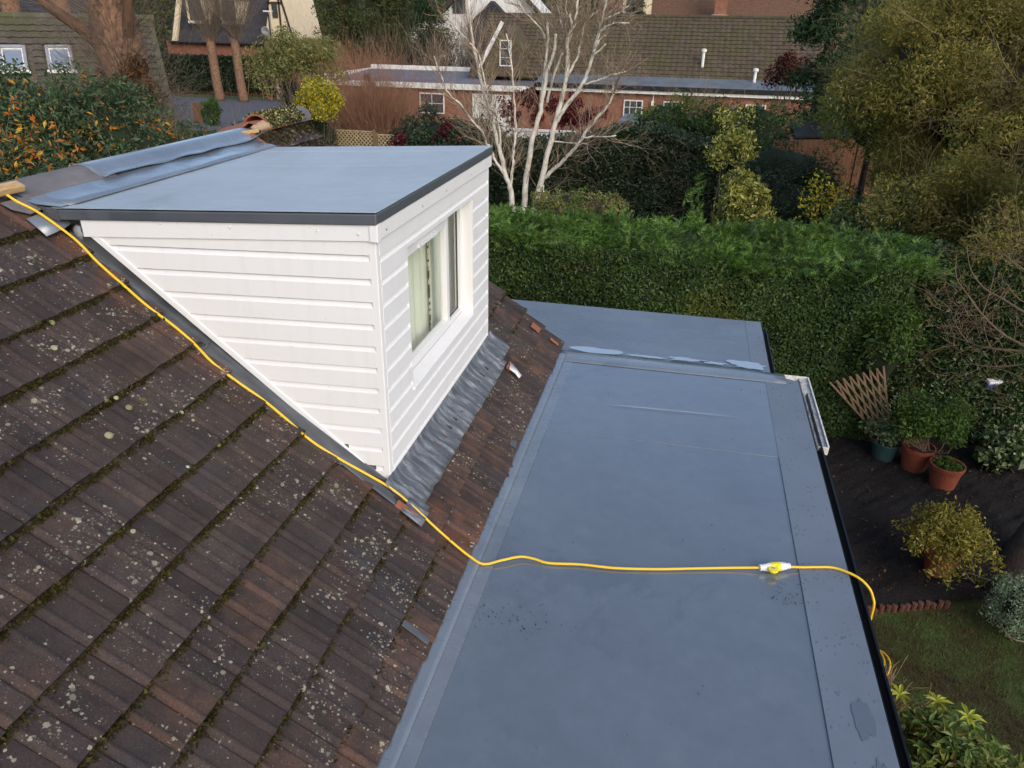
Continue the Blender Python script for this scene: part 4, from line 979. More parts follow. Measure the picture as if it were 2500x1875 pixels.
# fan trellis leaning on the hedge
t = thing('fan_trellis', 'brown wooden fan trellis leaning against the hedge', 'trellis', (5.45, 7.30, 0))
TL, TR, RB_, LB = np.array([4.40, 7.38, 1.10]), np.array([5.12, 7.38, 1.46]), np.array([5.50, 7.20, .12]), np.array([5.22, 7.22, .30])
for i in range(1, 9):                    # steep slats down to the lower edge, then shallower ones across to the upright
    f = i/8; m = MB(); m.bar(TL+(TR-TL)*f, TL+(RB_-TL)*f**.62, .028, .010, (0, 1, 0)); m.build('slat', 'trellis_wood', t)
for i in range(8):
    f = i/8; o_ = np.array([0, -.012, 0]); m = MB(); m.bar(TL+(TR-TL)*f+o_, TR+(RB_-TR)*(1-f)**.85+o_, .028, .010, (0, 1, 0)); m.build('slat', 'trellis_wood', t)
# yellow shrub in a pot near the bed edge
pot('plant_pot', 'terracotta pot almost hidden under the golden shrub', (5.42, 4.22, .04), .20, .34, 'pot_terracotta')
tt = thing('golden_shrub', 'arching golden green shrub in a pot on the dark bed', 'shrub', (5.40, 4.15, .34)); r = np.random.default_rng(17); m = MB(); ml = MB()
for i in range(60):
    a = r.uniform(0, 6.28); e = r.uniform(.25, .62); p0 = np.array([5.40, 4.16, .36]); up = r.uniform(.25, .62)
    p2 = p0+np.array([math.cos(a)*e, math.sin(a)*e, up-.45*e]); p1 = p0+np.array([math.cos(a)*e*.45, math.sin(a)*e*.45, up])
    c = sm([p0, p1, p2], 5); m.tube(c, np.linspace(.006, .002, len(c)), 3, False)
    for p in c[3:]: leaves(ml, p+r.normal(size=(13, 3))*.045, .05, .42, rng=r)
m.build('stem', 'gold_twig', tt); ml.build('foliage', 'gold_shrub_leaf', tt)
# bed edging of short upright log bricks
t = thing('bed_edging', 'row of short upright brown edging logs along the bed', 'edging', (4.8, 3.5, 0))
for i in range(17):
    x = 4.14+i*.078; yq = bed_front(x)-.02+random.gauss(0, .008); hh = random.uniform(.10, .15); tl = random.gauss(0, .06)
    m = MB(); m.prism([(x+.036*math.cos(a), yq+.03*math.sin(a), -.02) for a in np.arange(8)*math.pi/4], (tl*.1, -.01, hh)); m.build('edging_log', 'log_brick', t, bevel=.006)
shrub('low_shrub', 'small dark green plant at the lawn edge by the trunk', (5.98, 4.00, .14), (.16, .14, .12), 10, .08, 500, .05, .3, 'bright_shrub_leaf', None, 5, 0, 19)
shrub('pale_shrub', 'pale grey green shrub at the right edge of the lawn', (6.02, 3.36, .38), (.34, .34, .34), 26, .15, 5200, .032, .4, 'pale_shrub_leaf', None, 8, 0, 23, 'dark_core')
# near rhododendron below the roof edge: whorls of long leaves
tt = thing('rhododendron', 'broad leaved evergreen shrub with yellow tips below the gutter', 'shrub', (4.55, .75, 0)); r = np.random.default_rng(29)
def leaf_one(L, W, mat):
    m = MB(); k_ = [(0, 0, 0), (L*.3, W*.42, .012), (L*.65, W*.5, .006), (L, 0, -.02), (L*.65, -W*.5, .006), (L*.3, -W*.42, .012)]
    b = m.verts([k_[0], k_[1], k_[2], k_[3], k_[4], k_[5], (L*.33, 0, -.004), (L*.66, 0, -.008)])
    m.faces(np.array([(0, 1, 6), (5, 0, 6), (2, 3, 7), (3, 4, 7)])); m.faces(np.array([(1, 2, 7, 6), (4, 5, 6, 7)])); return m.mesh('leaf', mat)
LM = [leaf_one(.115, .036, 'rhodo_leaf'), leaf_one(.10, .032, 'rhodo_leaf')]; LN = leaf_one(.12, .034, 'rhodo_new')
bushy = MB(); stem = MB(); cnt = 0; whorls = []
for i in range(170):
    d = unit(r.normal(size=3)*np.array([1, 1, .9])); d[2] = abs(d[2])*.9-.05
    whorls.append(np.array([4.58, .58, .45])+d*np.array([.62, .78, .62])*r.uniform(.80, 1.04))
new = [np.array([4.50, 1.27, .82]), np.array([4.24, 1.38, .72]), np.array([4.62, .98, 1.0])]
def whorl(c, mats, nl, up, obj):
    global cnt
    a0 = r.uniform(0, 6.28)
    for j in range(nl):
        a = a0+j*6.283/nl+r.normal(0, .12); el = r.uniform(-.15, .55)
        x_ = np.array([math.cos(a)*math.cos(el), math.sin(a)*math.cos(el), math.sin(el)]); y_ = unit(np.cross((0, 0, 1), x_)); z_ = np.cross(x_, y_)
        mw = Matrix(((x_[0], y_[0], z_[0], c[0]), (x_[1], y_[1], z_[1], c[1]), (x_[2], y_[2], z_[2], c[2]), (0, 0, 0, 1)))
        if obj and cnt < 290: inst('leaf', random.choice(mats), tt, mw @ Matrix.Scale(r.uniform(.75, 1.2), 4)); cnt += 1
        else: leaves(bushy, [c+x_*.05], .10, .32, rng=r)
for c in new: whorl(c, [LN], 9, 1, True)
whorls.sort(key=lambda c: -(c[2]+.15*c[1]))
for i, c in enumerate(whorls): whorl(c, LM, 8, 1, i < 40); stem.tube(sm([np.array([4.6, .65, .0]), (np.array([4.6, .65, .2])+c)/2, c], 3), np.linspace(.012, .004, 7), 4)
P, d = ball_pts((4.58, .58, .42), (.55, .70, .50), 40, .18, 3600, r); leaves(bushy, P, .085, .34, d, .5, rng=r)
bushy.build('foliage', 'rhodo_leaf', tt, kind='stuff'); stem.build('stem', 'grey_twig', tt)
m = MB(); blob(m, (4.58, .58, .32), (.46, .6, .42), 3); m.build('inner_growth', 'dark_core', tt, smooth=True)
# bare twiggy bush by the coiled cord
tt = thing('bare_bush', 'leafless pale twiggy bush beside the coiled yellow cord', 'shrub', (4.28, 1.85, 0)); m = MB(); r = np.random.default_rng(31)
for i in range(26): grow(m, (4.28+r.normal(0, .05), 1.80+r.normal(0, .05), 0), (r.normal(.25, .4), r.normal(.1, .45), r.uniform(.45, 1)), .006, r.uniform(.35, .6), 1, r, dict(seg=4, wig=.13, up=.02, nb=[3], ang=.6, shrink=.55, rs=.6))
m.build('stem', 'trellis_wood', tt)
# old trunk at the right edge with bare branches reaching in
tt = thing('garden_tree', 'leaning old tree at the right edge with bare hanging branches', 'tree', (6.6, 4.55, 0)); m = MB()
m.tube(sm([(6.42, 4.45, -.05), (6.55, 4.58, .35), (6.75, 4.75, .9), (7.05, 5.0, 1.9), (7.25, 5.15, 3.2), (7.4, 5.4, 4.8), (7.7, 5.6, 6.8)], 4), np.linspace(.30, .10, 25), 14); m.build('trunk', 'bark_dark', tt, smooth=True)
m = MB(); r = np.random.default_rng(37)
for L in RIGHT_BRANCHES:
    A = np.array(L); c = sm(A[:, :3], 4); rr = np.interp(np.linspace(0, 1, len(c)), np.linspace(0, 1, len(A)), A[:, 3])*.42; m.tube(c, rr, 5)
    for i in range(2, len(c)-1, 2):
        for _ in range(1):
            d = unit(c[i+1]-c[i-1]); s_ = unit(np.cross(d, r.normal(size=3))); grow(m, c[i], d*.5+s_*.8+np.array([0, 0, .12]), .0045, r.uniform(.18, .5), 1, r, dict(seg=4, wig=.16, up=.06, nb=[2], ang=.6, shrink=.55, rs=.6))
for i in range(4):
    A = np.array(RIGHT_BRANCHES[i][0][:3]); m.tube(sm([A, A+np.array([.45, -.1, .05]), np.array([7.2, 5.1, 2.9])], 4), np.linspace(.02, .035, 9), 5)
for i in range(16):
    grow(m, (7.35+.1*r.normal(), 5.4, r.uniform(3.4, 6.2)), (r.normal(-.4, .5), r.normal(.4, .5), r.uniform(.1, .7)), .02, r.uniform(1.2, 2.2), 2, r, dict(seg=5, wig=.16, up=.02, nb=[4, 4], ang=.7, shrink=.5, rs=.5))
m.build('branch', 'right_twig', tt, smooth=True)

# ------------------------------------------------------------------ clipped hedge behind the extension
def hedge_face(mb, x0, x1, y, z1, n, size, mat_rng, wob, depth=.14, asp=.55, z0=0.0):
    r = mat_rng; X = r.uniform(x0, x1, n); Z = z0+(z1-z0)*r.random(n); P = np.stack([X, np.full(n, y), Z], 1)
    P[:, 1] += depth*wob(P*1.3)*.5-.02+np.abs(r.normal(0, .05, n)); leaves(mb, P, size, asp, np.array([0, -1, .45]), 1.1, rng=r)
r = np.random.default_rng(41); wb = Wob(41, 1.6)
hd = thing('clipped_hedge', 'tall clipped green conifer hedge running behind the flat roof', 'hedge', (2.5, 8.4, 0))
m = MB(); hedge_face(m, -7.5, 5.3, 7.60, 2.95, 110000, .056, r, wb, .46, .5)
n = 3000; P = np.stack([5.3+r.normal(0, .04, n), r.uniform(7.6, 9.3, n), r.uniform(0, 2.95, n)], 1); leaves(m, P, .055, .5, rng=r)
m.build('foliage', 'hedge_leaf', hd)
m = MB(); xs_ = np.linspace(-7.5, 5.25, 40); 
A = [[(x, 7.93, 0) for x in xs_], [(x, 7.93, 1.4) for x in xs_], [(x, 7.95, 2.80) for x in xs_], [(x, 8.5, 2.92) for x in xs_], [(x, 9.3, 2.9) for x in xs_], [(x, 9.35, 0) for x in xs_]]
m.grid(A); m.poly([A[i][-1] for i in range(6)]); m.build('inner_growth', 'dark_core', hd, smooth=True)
# long uncut sprays on the hedge top
m = MB(); n = 14000; X = r.uniform(-7.5, 5.6, n); Y = 7.62+1.75*r.random(n); Z = 2.86+.10*wb(np.stack([X*.8, Y, 0*X], 1))+.12*r.random(n)
nc = 620; cX = r.uniform(-7.5, 5.6, nc); cY = 7.66+1.75*r.random(nc); cD = np.stack([r.normal(.35, .6, nc), r.normal(-.35, .6, nc), r.uniform(.1, .55, nc)], 1); cL = r.uniform(.7, 1.35, nc)
ci = r.integers(0, nc, n); off = r.normal(size=(n, 3))*np.array([.13, .13, .05]); P = np.stack([cX[ci], cY[ci], 2.86+.13*wb(np.stack([cX[ci]*.8, cY[ci], 0*X], 1))+.07*(cL[ci]-1)], 1)+off+np.array([0, 0, .04])
fronds(m, P, cD[ci]+off*1.6, .20, r)
for (cx, cy, L_) in ((1.85, 8.9, .75), (1.98, 9.0, .9), (2.06, 8.9, .6), (-.2, 9.1, .5), (-.05, 9.1, .6), (2.9, 9.2, .4)):
    fronds(m, np.array([[cx+r.normal(0, .04), cy, 3.0+.09*i] for i in range(int(L_/.09))]), np.array([.5, -.1, 1.0]), .24, r)
m.build('top_spray', 'conifer_frond', hd)
# shrubs growing at the hedge end and the mixed evergreen boundary on the right
r = np.random.default_rng(43); wb2 = Wob(43, 1.1)
mh = thing('laurel_hedge', 'dark mixed evergreen hedge beyond the potted plants', 'hedge', (8, 8.6, 0)); m = MB()
n = 60000; X = r.uniform(5.0, 12.5, n); Z = 2.75*r.random(n)**.9; P = np.stack([X, 8.15+0*X, Z], 1); P[:, 1] += .42*wb2(P*1.2)-.35*(Z < .9)*(.9-Z)+np.abs(r.normal(0, .10, n)); P[:, 2] += .15
leaves(m, P, .072, .48, np.array([0, -.8, .5]), .55, rng=r)
n = 20000; X = r.uniform(5.0, 12.5, n); Yq = r.uniform(8.0, 9.95, n); leaves(m, np.stack([X, Yq, 2.78+.22*wb2(np.stack([X*1.6, Yq*1.6, 0*X], 1))+r.normal(0, .06, n)], 1), .08, .48, rng=r)
m.build('foliage', 'laurel_leaf', mh)
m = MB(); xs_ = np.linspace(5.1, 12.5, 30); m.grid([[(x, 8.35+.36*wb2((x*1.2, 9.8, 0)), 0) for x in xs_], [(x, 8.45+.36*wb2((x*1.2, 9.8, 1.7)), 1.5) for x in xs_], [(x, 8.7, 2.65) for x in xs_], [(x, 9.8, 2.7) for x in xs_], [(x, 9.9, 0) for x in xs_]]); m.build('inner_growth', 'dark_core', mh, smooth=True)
m = MB(); 
for i in range(220): grow(m, (r.uniform(5.2, 11.5), 8.0+r.normal(0, .1), r.uniform(.4, 2.7)), (r.normal(0, .5), -.5, r.uniform(0, .7)), .005, r.uniform(.3, .8), 1, r, dict(seg=4, wig=.16, up=.03, nb=[3], ang=.6, shrink=.6, rs=.6))
m.build('twig', 'trellis_wood', mh)
shrub('ivy_mound', 'bright star leaved ivy mound at the right end of the bed', (7.25, 7.15, .35), (.55, .42, .35), 22, .22, 1700, .085, .85, 'ivy_leaf', None, 8, 0, 47, 'dark_core')
shrub('hedge_end_shrub', 'lighter green shrub bulging from the hedge corner above the trellis', (5.10, 7.62, 1.65), (.42, .30, .85), 30, .22, 4200, .075, .42, 'bright_shrub_leaf', None, 8, 0, 53, 'dark_core')
m = MB(); m.box((-.12, -.05, 0), (.12, .05, .10), Matrix.Translation((6.95, 8.05, 1.02)) @ Matrix.Rotation(.4, 4, 'Z') @ Matrix.Rotation(.3, 4, 'X')); t = thing('plastic_bag', 'small blue and white plastic bag caught in the evergreen hedge', 'bag', (6.95, 8.0, .9)); m.build('bag_base', 'bag_blue', t, bevel=.03)
m = MB(); m.box((-.13, -.055, .09), (.13, .055, .15), Matrix.Translation((6.95, 8.05, 1.02)) @ Matrix.Rotation(.4, 4, 'Z') @ Matrix.Rotation(.3, 4, 'X')); m.build('bag_top', 'bag_white', t, bevel=.02)

# ------------------------------------------------------------------ middle distance
shrub('golden_holly', 'bright yellow variegated bush just behind the hedge', (2.95, 11.4, 2.75), (.50, .45, .85), 34, .24, 5200, .085, .5, 'yellow_variegated', None, 6, 0, 59, 'dark_core_brown')
shrub('tall_variegated_shrub', 'tall sparse yellow variegated shrub behind the golden bush', (2.75, 15.2, 3.35), (.60, .5, 1.35), 20, .24, 1500, .095, .5, 'yellow_variegated', None, 8, 0, 61)
r = np.random.default_rng(67); wb = Wob(67, .9)
bh = thing('dark_hedge', 'broad dark ivy covered hedge behind the birch', 'hedge', (-1.5, 21.5, 0)); m = MB(); n = 70000
X = r.uniform(-7.5, 3.0, n); top = 2.30+.40*wb(np.stack([X*.55, 0*X, 0*X], 1))+.55*np.exp(-((X-.3)/1.6)**2); Z = top*r.random(n)**.8; P = np.stack([X, 20.6+.35*wb(np.stack([X, 0*X, Z], 1))+np.abs(r.normal(0, .14, n))+.8*np.clip(Z-top+.35, 0, 1), Z], 1)
leaves(m, P, .105, .6, np.array([0, -.8, .5]), .6, rng=r); n = 14000; X = r.uniform(-7.5, 3.0, n); top = 2.30+.40*wb(np.stack([X*.55, 0*X, 0*X], 1))+.55*np.exp(-((X-.3)/1.6)**2)
leaves(m, np.stack([X, 20.8+1.8*r.random(n), top+r.normal(0, .10, n)], 1), .11, .6, rng=r); m.build('foliage', 'dark_hedge_leaf', bh)
m = MB(); xs_ = np.linspace(-7.5, 3.0, 30); tz = lambda x: 2.15+.40*wb((x*.55, 0, 0))+.55*math.exp(-((x-.3)/1.6)**2)
m.grid([[(x, 20.9, 0) for x in xs_], [(x, 21.0, tz(x)*.6) for x in xs_], [(x, 21.2, tz(x)) for x in xs_], [(x, 22.4, tz(x)) for x in xs_], [(x, 22.6, 0) for x in xs_]]); m.build('inner_growth', 'dark_core', bh, smooth=True)
m = MB()
for i in range(90): 
    x = r.uniform(-6.5, 3); grow(m, (x, 20.6, r.uniform(.8, tz(x))), (r.normal(0, .6), -.4, r.uniform(-.2, .8)), .008, r.uniform(.4, 1.0), 1, r, dict(seg=4, wig=.18, up=.0, nb=[3], ang=.6, shrink=.6, rs=.6))
m.build('twig', 'grey_twig', bh, kind='stuff')
shrub('mown_bush', 'low rounded olive bush between the hedge and the birch', (-.55, 12.6, 2.35), (1.15, .6, .42), 40, .22, 6000, .06, .5, 'olive_leaf', None, 8, 0, 71, 'dark_core_brown')
# the cut-back white birch
bt = thing('birch_tree', 'cut back white birch with three pale stems behind the hedge', 'tree', (-2.9, 18.1, 0)); r = np.random.default_rng(73); tw = MB(); allp = []
for bi, L in enumerate(BIRCH):
    A = np.array(L); 
    if bi in (0, 4, 7): A = np.vstack([[A[0, 0]+.03*(bi-4), A[0, 1], -.05, A[0, 3]*1.25], A])
    c = sm(A[:, :3], 4); c[1:-1] += r.normal(size=c[1:-1].shape)*.012; rr = np.interp(np.linspace(0, 1, len(c)), np.linspace(0, 1, len(A)), A[:, 3])
    rr = rr*.78; m = MB(); m.tube(c, rr, 9); m.build('stem' if bi in (0, 4, 7) else 'branch', 'birch_bark', bt, smooth=True)
    for i in range(3, len(c)-1):
        if c[i][2] < 1.6: continue
        for _ in range(1 if rr[i] > .06 else 3):
            if r.random() > .8: continue
            d = unit(c[i+1]-c[i-1]); s_ = unit(np.cross(d, r.normal(size=3))); grow(tw, c[i], d*.7+s_*.8+np.array([0, 0, .25]), r.uniform(.007, .014), r.uniform(.4, 1.15), 2, r, dict(seg=5, wig=.14, up=.07, nb=[3, 2], ang=.6, shrink=.55, rs=.6))
tw.build('twig', 'birch_twig', bt)
# red leaved and berried shrubs beyond the birch
shrub('red_shrub', 'evergreen shrub dotted with clusters of red leaves left of the birch', (-6.6, 22.5, 1.7), (2.1, 1.2, 1.6), 60, .45, 12000, .11, .5, 'dark_hedge_leaf', None, 10, 0, 79, 'dark_core')
for k_, (c, rad, lab) in enumerate((((-6.7, 21.4, 1.9), (1.9, .5, 1.4), 'crimson leaf clusters hanging on the shrub left of the birch'), ((-3.4, 24.5, 3.0), (2.3, .8, 1.0), 'dark red leaved shrub in front of the white garden wall'))):
    shrub('crimson_shrub', lab, c, rad, 22 if k_ == 0 else 50, .22, 1600 if k_ == 0 else 3400, .11, .6, 'red_leaf', 'brown_twig', 16, 0, 83+k_, tw_r=.02)
# lattice fence panels
def lattice(name, label, x0, x1, y, z0, z1):
    t = thing(name, label, 'fence', ((x0+x1)/2, y, 0), 'lattice fence panels behind the house'); m = MB(); w = .018; st = .17; H = z1-z0
    n = int((x1-x0+H)/st)
    for dirn in (1, -1):
        for i in range(n+1):
            a = x0-H+i*st if dirn == 1 else x0+i*st
            pa = np.array([a, z0]); pb = np.array([a+dirn*H, z1])
            xs0, xs1 = sorted((pa[0], pb[0]))
            lo, hi = max(xs0, x0), min(xs1, x1)
            if hi-lo < .05: continue
            f = lambda x: z0+(x-pa[0])*dirn
            mm = MB(); mm.bar((lo, y+.008*dirn, f(lo)), (hi, y+.008*dirn, f(hi)), .040, .010, (0, 1, 0)); mm.build('slat', 'lattice_wood', t)
    for (a, b) in (((x0, y, z1), (x1, y, z1)), ((x0, y, z0), (x1, y, z0))): m.bar(a, b, .05, .04)
    m.build('rail', 'lattice_wood', t)
    for xx in (x0, x1): mm = MB(); mm.box((xx-.05, y-.05, 0), (xx+.05, y+.05, z1+.08)); mm.build('post', 'trellis_wood', t)
    if z0 > .3:
        mm = MB(); mm.box((x0+.06, y-.02, .05), (x1-.06, y+.02, z0-.03)); mm.build('lower_panel', 'trellis_wood', t)
lattice('lattice_fence', 'pale diagonal lattice fence panel nearer the mossy ridge', -12.65, -10.95, 26, .7, 1.95)
lattice('lattice_fence', 'pale diagonal lattice fence panel nearer the red shrub', -10.85, -8.9, 26, .7, 1.85)
# twiggy brown shrub over the lattice
tt = thing('brown_twig_shrub', 'dense leafless russet twiggy shrub above the lattice fence', 'shrub', (-11.6, 27.6, 0)); m = MB(); r = np.random.default_rng(89)
for i in range(430): grow(m, (-11.6+r.normal(0, .9), 27.7+r.normal(0, .45), .3), (r.normal(0, .40), r.normal(0, .3), 1), .014, r.uniform(2.4, 3.7), 2, r, dict(seg=6, wig=.10, up=.06, nb=[5, 4], ang=.45, shrink=.42, rs=.55))
m.build('stem', 'brown_twig', tt)
shrub('yellow_shrub', 'bright yellow leaved shrub beyond the mossy ridge', (-12.5, 24.4, 3.05), (.95, .7, .95), 48, .30, 6500, .085, .55, 'mustard_leaf', None, 14, 0, 97, None)
shrub('dark_evergreen', 'dark green evergreen under the yellow shrub', (-13.3, 25.2, 1.6), (.9, .7, 1.0), 34, .32, 5200, .085, .55, 'dark_hedge_leaf', None, 8, 0, 101, 'dark_core')
shrub('grey_green_tree', 'loose grey green shrub tree by the lamp post', (-18.6, 34.5, 3.7), (2.5, 1.6, 1.7), 70, .60, 13000, .14, .42, 'olive_leaf', 'grey_twig', 40, 0, 103, None, tw_r=.035)
shrub('small_conifer', 'dark blue green conical conifer beside the lane', (-20.6, 37.5, 1.5), (.65, .65, 1.6), 30, .35, 3200, .10, .4, 'dark_conifer', None, 4, 0, 107, 'dark_core', cat='conifer')

# ------------------------------------------------------------------ left: autumn shrub, big trunk, mossy-roofed house
r = np.random.default_rng(109)
ls = thing('autumn_shrub', 'large leafy green shrub with scattered orange leaves beyond the ridge', 'shrub', (-10.5, 9.5, 0)); m = MB()
for c, rad, n in (((-12.2, 9.8, 3.9), (1.8, 1.2, 1.25), 9000), ((-10.3, 9.6, 3.75), (1.6, 1.1, 1.25), 9000), ((-8.5, 9.4, 3.25), (1.3, 1.0, 1.05), 6000), ((-7.2, 9.8, 3.0), (1.1, .9, .95), 4500), ((-9.5, 7.6, 2.6), (2.6, .9, 1.2), 9000), ((-11.2, 8.2, 3.2), (1.5, .9, .9), 5000), ((-6.2, 10.8, 2.8), (1.0, .8, .9), 3000)):
    P, d = ball_pts(c, rad, 40, .42, n, r); leaves(m, P, .105, .38, d, .4, .3, rng=r)
m.build('foliage', 'cherry_leaf', ls)
m = MB()
for c, rad, n in (((-9.6, 7.3, 2.75), (2.7, .95, 1.25), 950), ((-11.5, 8.0, 3.1), (1.6, .95, 1.0), 800), ((-7.4, 9.2, 3.0), (1.2, .9, 1.0), 350), ((-10.5, 9.2, 3.7), (2.6, 1.0, 1.3), 600)):
    P, d = ball_pts(c, rad, 40, .40, n, r); leaves(m, P, .115, .38, d, .4, .3, rng=r)
m.build('autumn_foliage', 'autumn_leaf', ls, kind='stuff')
LA = [leaf_one(.115, .045, 'autumn_leaf'), leaf_one(.09, .04, 'autumn_leaf')]
for i in range(250):
    c, rad = [((-12.2, 9.5, 3.8), (1.9, 1.2, 1.3)), ((-10.3, 9.3, 3.6), (1.7, 1.1, 1.3)), ((-8.5, 9.1, 3.2), (1.4, 1.0, 1.1)), ((-9.8, 7.4, 2.7), (2.6, 1.0, 1.25)), ((-11.6, 8.0, 3.2), (1.6, 1.0, 1.0)), ((-7.2, 9.5, 3.0), (1.1, .9, 1.0))][int(r.choice(6, p=[.12, .15, .13, .30, .22, .08]))]
    d = unit(r.normal(size=3)); d[1] = -abs(d[1]); p = np.array(c)+d*np.array(rad)*1.02
    x_ = unit(r.normal(size=3)+np.array([0, 0, -.5])); y_ = unit(np.cross(x_, r.normal(size=3))); z_ = np.cross(x_, y_); s_ = r.uniform(.7, 1.25)
    inst('leaf', random.choice(LA), ls, Matrix(((x_[0]*s_, y_[0]*s_, z_[0]*s_, p[0]), (x_[1]*s_, y_[1]*s_, z_[1]*s_, p[1]), (x_[2]*s_, y_[2]*s_, z_[2]*s_, p[2]), (0, 0, 0, 1))))
m = MB()
for i in range(90): grow(m, (r.uniform(-12.5, -6), 9.6+r.normal(0, .4), 0), (r.normal(0, .3), r.normal(-.1, .25), 1), .03, r.uniform(2.5, 4.4), 2, r, dict(seg=6, wig=.10, up=.05, nb=[4, 3], ang=.5, shrink=.4, rs=.5))
m.build('stem', 'grey_twig', ls)
m = MB()
for c, rad in (((-12.2, 10.0, 3.0), (1.3, .8, 1.6)), ((-10.3, 9.8, 2.8), (1.3, .8, 1.6)), ((-8.5, 9.6, 2.4), (1.0, .7, 1.4)), ((-9.6, 7.9, 1.9), (2.1, .55, 1.5))): blob(m, c, rad, 3)
m.build('inner_growth', 'dark_core', ls, smooth=True)
m = MB(); m.lathe([(0, -.09), (.06, -.07), (.09, 0), (.06, .07), (0, .09)], (-9.06, 6.05, 4.14), 14); tag(m.build('green_feeder', 'ball_green', smooth=True), 'small bright green ball hanging in the shrub at the left edge', 'feeder')
# big brown trunk thick with bare shoots
bt = thing('old_lime_tree', 'massive brown tree trunk bristling with thin bare shoots', 'tree', (-13.35, 15, 0)); m = MB(); wb = Wob(5, 1.2)
c = sm([(-13.15, 15, -.1), (-13.2, 15, 2.5), (-13.3, 15, 4.2), (-13.5, 15, 5.3), (-13.55, 15, 6.6), (-13.6, 15, 9.5)], 6); rr = np.interp(c[:, 2], [0, 3.4, 4.6, 5.4, 6.4, 10], [.72, .62, .60, .66, .55, .45])
m.tube(c, rr*(1+.06*np.array([wb((0, 0, a*2)) for a in c[:, 2]])), 16)
m.build('trunk', 'bark_warm', bt, smooth=True)
m = MB(); m.tube(sm([(-13.6, 14.9, 5.0), (-14.2, 14.7, 5.7), (-15.0, 14.5, 6.3), (-16.2, 14.3, 7.4)], 4), np.linspace(.22, .10, 13), 8)
m.tube(sm([(-13.3, 14.9, 5.2), (-12.8, 14.7, 6.2), (-12.5, 14.5, 7.4)], 4), np.linspace(.18, .10, 9), 8); m.build('limb', 'bark_brown', bt, smooth=True)
m = MB(); r = np.random.default_rng(113)
for i in range(360):
    z_ = r.uniform(2.6, 6.6); a = r.uniform(-math.pi, .4); x0 = np.interp(z_, [2.5, 4.2, 5.3, 6.6], [-13.2, -13.3, -13.5, -13.55])
    grow(m, (x0+.55*math.cos(a), 15+.55*math.sin(a), z_), (math.cos(a)*1.0, math.sin(a)*.8, r.uniform(.0, 1.0)), .009, r.uniform(.6, 2.0), 1, r, dict(seg=5, wig=.10, up=.07, nb=[3], ang=.5, shrink=.5, rs=.6))
m.build('shoot', 'grey_twig', bt)
m = MB(); P, d = ball_pts((-13.2, 14.5, 4.2), (.75, .5, 1.3), 30, .30, 3600, r); leaves(m, P, .10, .5, rng=r); m.build('ivy', 'leaf_litter', bt)
# house with mossy roof and three roof windows
def tiled_roof(parent, O, U, V, nu, nv, w, gp, mat, cap=300, stagger=False, keep=None):
    """roof of separate overlapping tiles from the eave corner O: along U, up V"""
    U = unit(U); V = unit(V); N = np.cross(U, V); N = N if N[2] > 0 else -N
    m = MB(); us = np.linspace(0, w, 7); pf = lambda u: .028*math.sin(u/w*math.pi)**2
    top = [[(u, v, .05*(1-v/(gp*1.15))+pf(u)) for u in us] for v in (0, gp*1.15)]
    m.grid(top); m.grid([[(u, 0, top[0][i][2]-.03) for i, u in enumerate(us)], top[0]]); me = m.mesh('roof_tile', mat)
    rest = MB(); cells = [(i, j) for j in range(nv) for i in range(nu) if keep is None or keep(i, j)]
    random.Random(3).shuffle(cells) if len(cells) > cap*3 else None
    for q, (i, j) in enumerate(cells):
        o = np.asarray(O)+U*(i*w)+V*(j*gp)+N*random.uniform(0, .012)
        if q < cap: 
            M_ = Matrix(((U[0], V[0], N[0], o[0]), (U[1], V[1], N[1], o[1]), (U[2], V[2], N[2], o[2]), (0, 0, 0, 1))); inst('roof_tile', me, parent, M_)
        else:
            for g_ in (top, [[(u, 0, top[0][i2][2]-.03) for i2, u in enumerate(us)], top[0]]):
                rest.grid([[o+U*p[0]+V*p[1]+N*p[2] for p in row] for row in g_])
    if rest.n: rest.build('roof_tiles', mat, parent, kind='stuff')
def windowunit(parent, name, c, w, h, mat='white_paint', glass='far_glass', bars=(1, 1), dy=-1, fr=.07):
    """framed window in a wall facing -Y, centre c"""
    x, y, z = c; m = MB(); f = MB()
    for (a, b) in (((x-w/2, z-h/2), (x-w/2+fr, z+h/2)), ((x+w/2-fr, z-h/2), (x+w/2, z+h/2)), ((x-w/2+fr, z-h/2), (x+w/2-fr, z-h/2+fr)), ((x-w/2+fr, z+h/2-fr), (x+w/2-fr, z+h/2))): m.box((a[0], y-.06, a[1]), (b[0], y+.02, b[1]))
    for i in range(1, bars[0]+1): 
        if bars[0] > 0 and i <= bars[0]-0 and bars[0] > 0: xx = x-w/2+w*i/(bars[0]+1); m.box((xx-.018, y-.05, z-h/2+fr), (xx+.018, y+.015, z+h/2-fr))
    for i in range(1, bars[1]+1): zz = z-h/2+h*i/(bars[1]+1); m.box((x-w/2+fr, y-.045, zz-.016), (x+w/2-fr, y+.01, zz+.016))
    wo = m.build(name, mat, parent); f.box((x-w/2+fr, y-.02, z-h/2+fr), (x+w/2-fr, y-.012, z+h/2-fr)); f.build('pane', glass, wo); return wo
lh = thing('chalet_house', 'house with mossy pantile roof and a row of roof windows', 'house', (-15.9, 20, 0))
m = MB(); m.box((-27, 17.9, 0), (-16.2, 25.5, 2.6)); m.prism([(-16.25, 17.9, 2.6), (-16.25, 21.86, 5.9), (-16.25, 25.6, 2.6)], (-.1, 0, 0)); m.build('wall', 'brick_brown', lh)
sl = unit((0, 1, .8)); O = np.array([-27.2, 17.4, 6.05-.8*4.46])
m = MB(); m.grid([[O-(0, 0, .05), O+np.array([11.3, 0, -.05])], [np.array([-27.2, 21.86, 6.0]), np.array([-15.9, 21.86, 6.0])], [np.array([-27.2, 26, 2.6]), np.array([-15.9, 26, 2.6])]]); lr = m.build('roof', 'roof_mossy', lh)
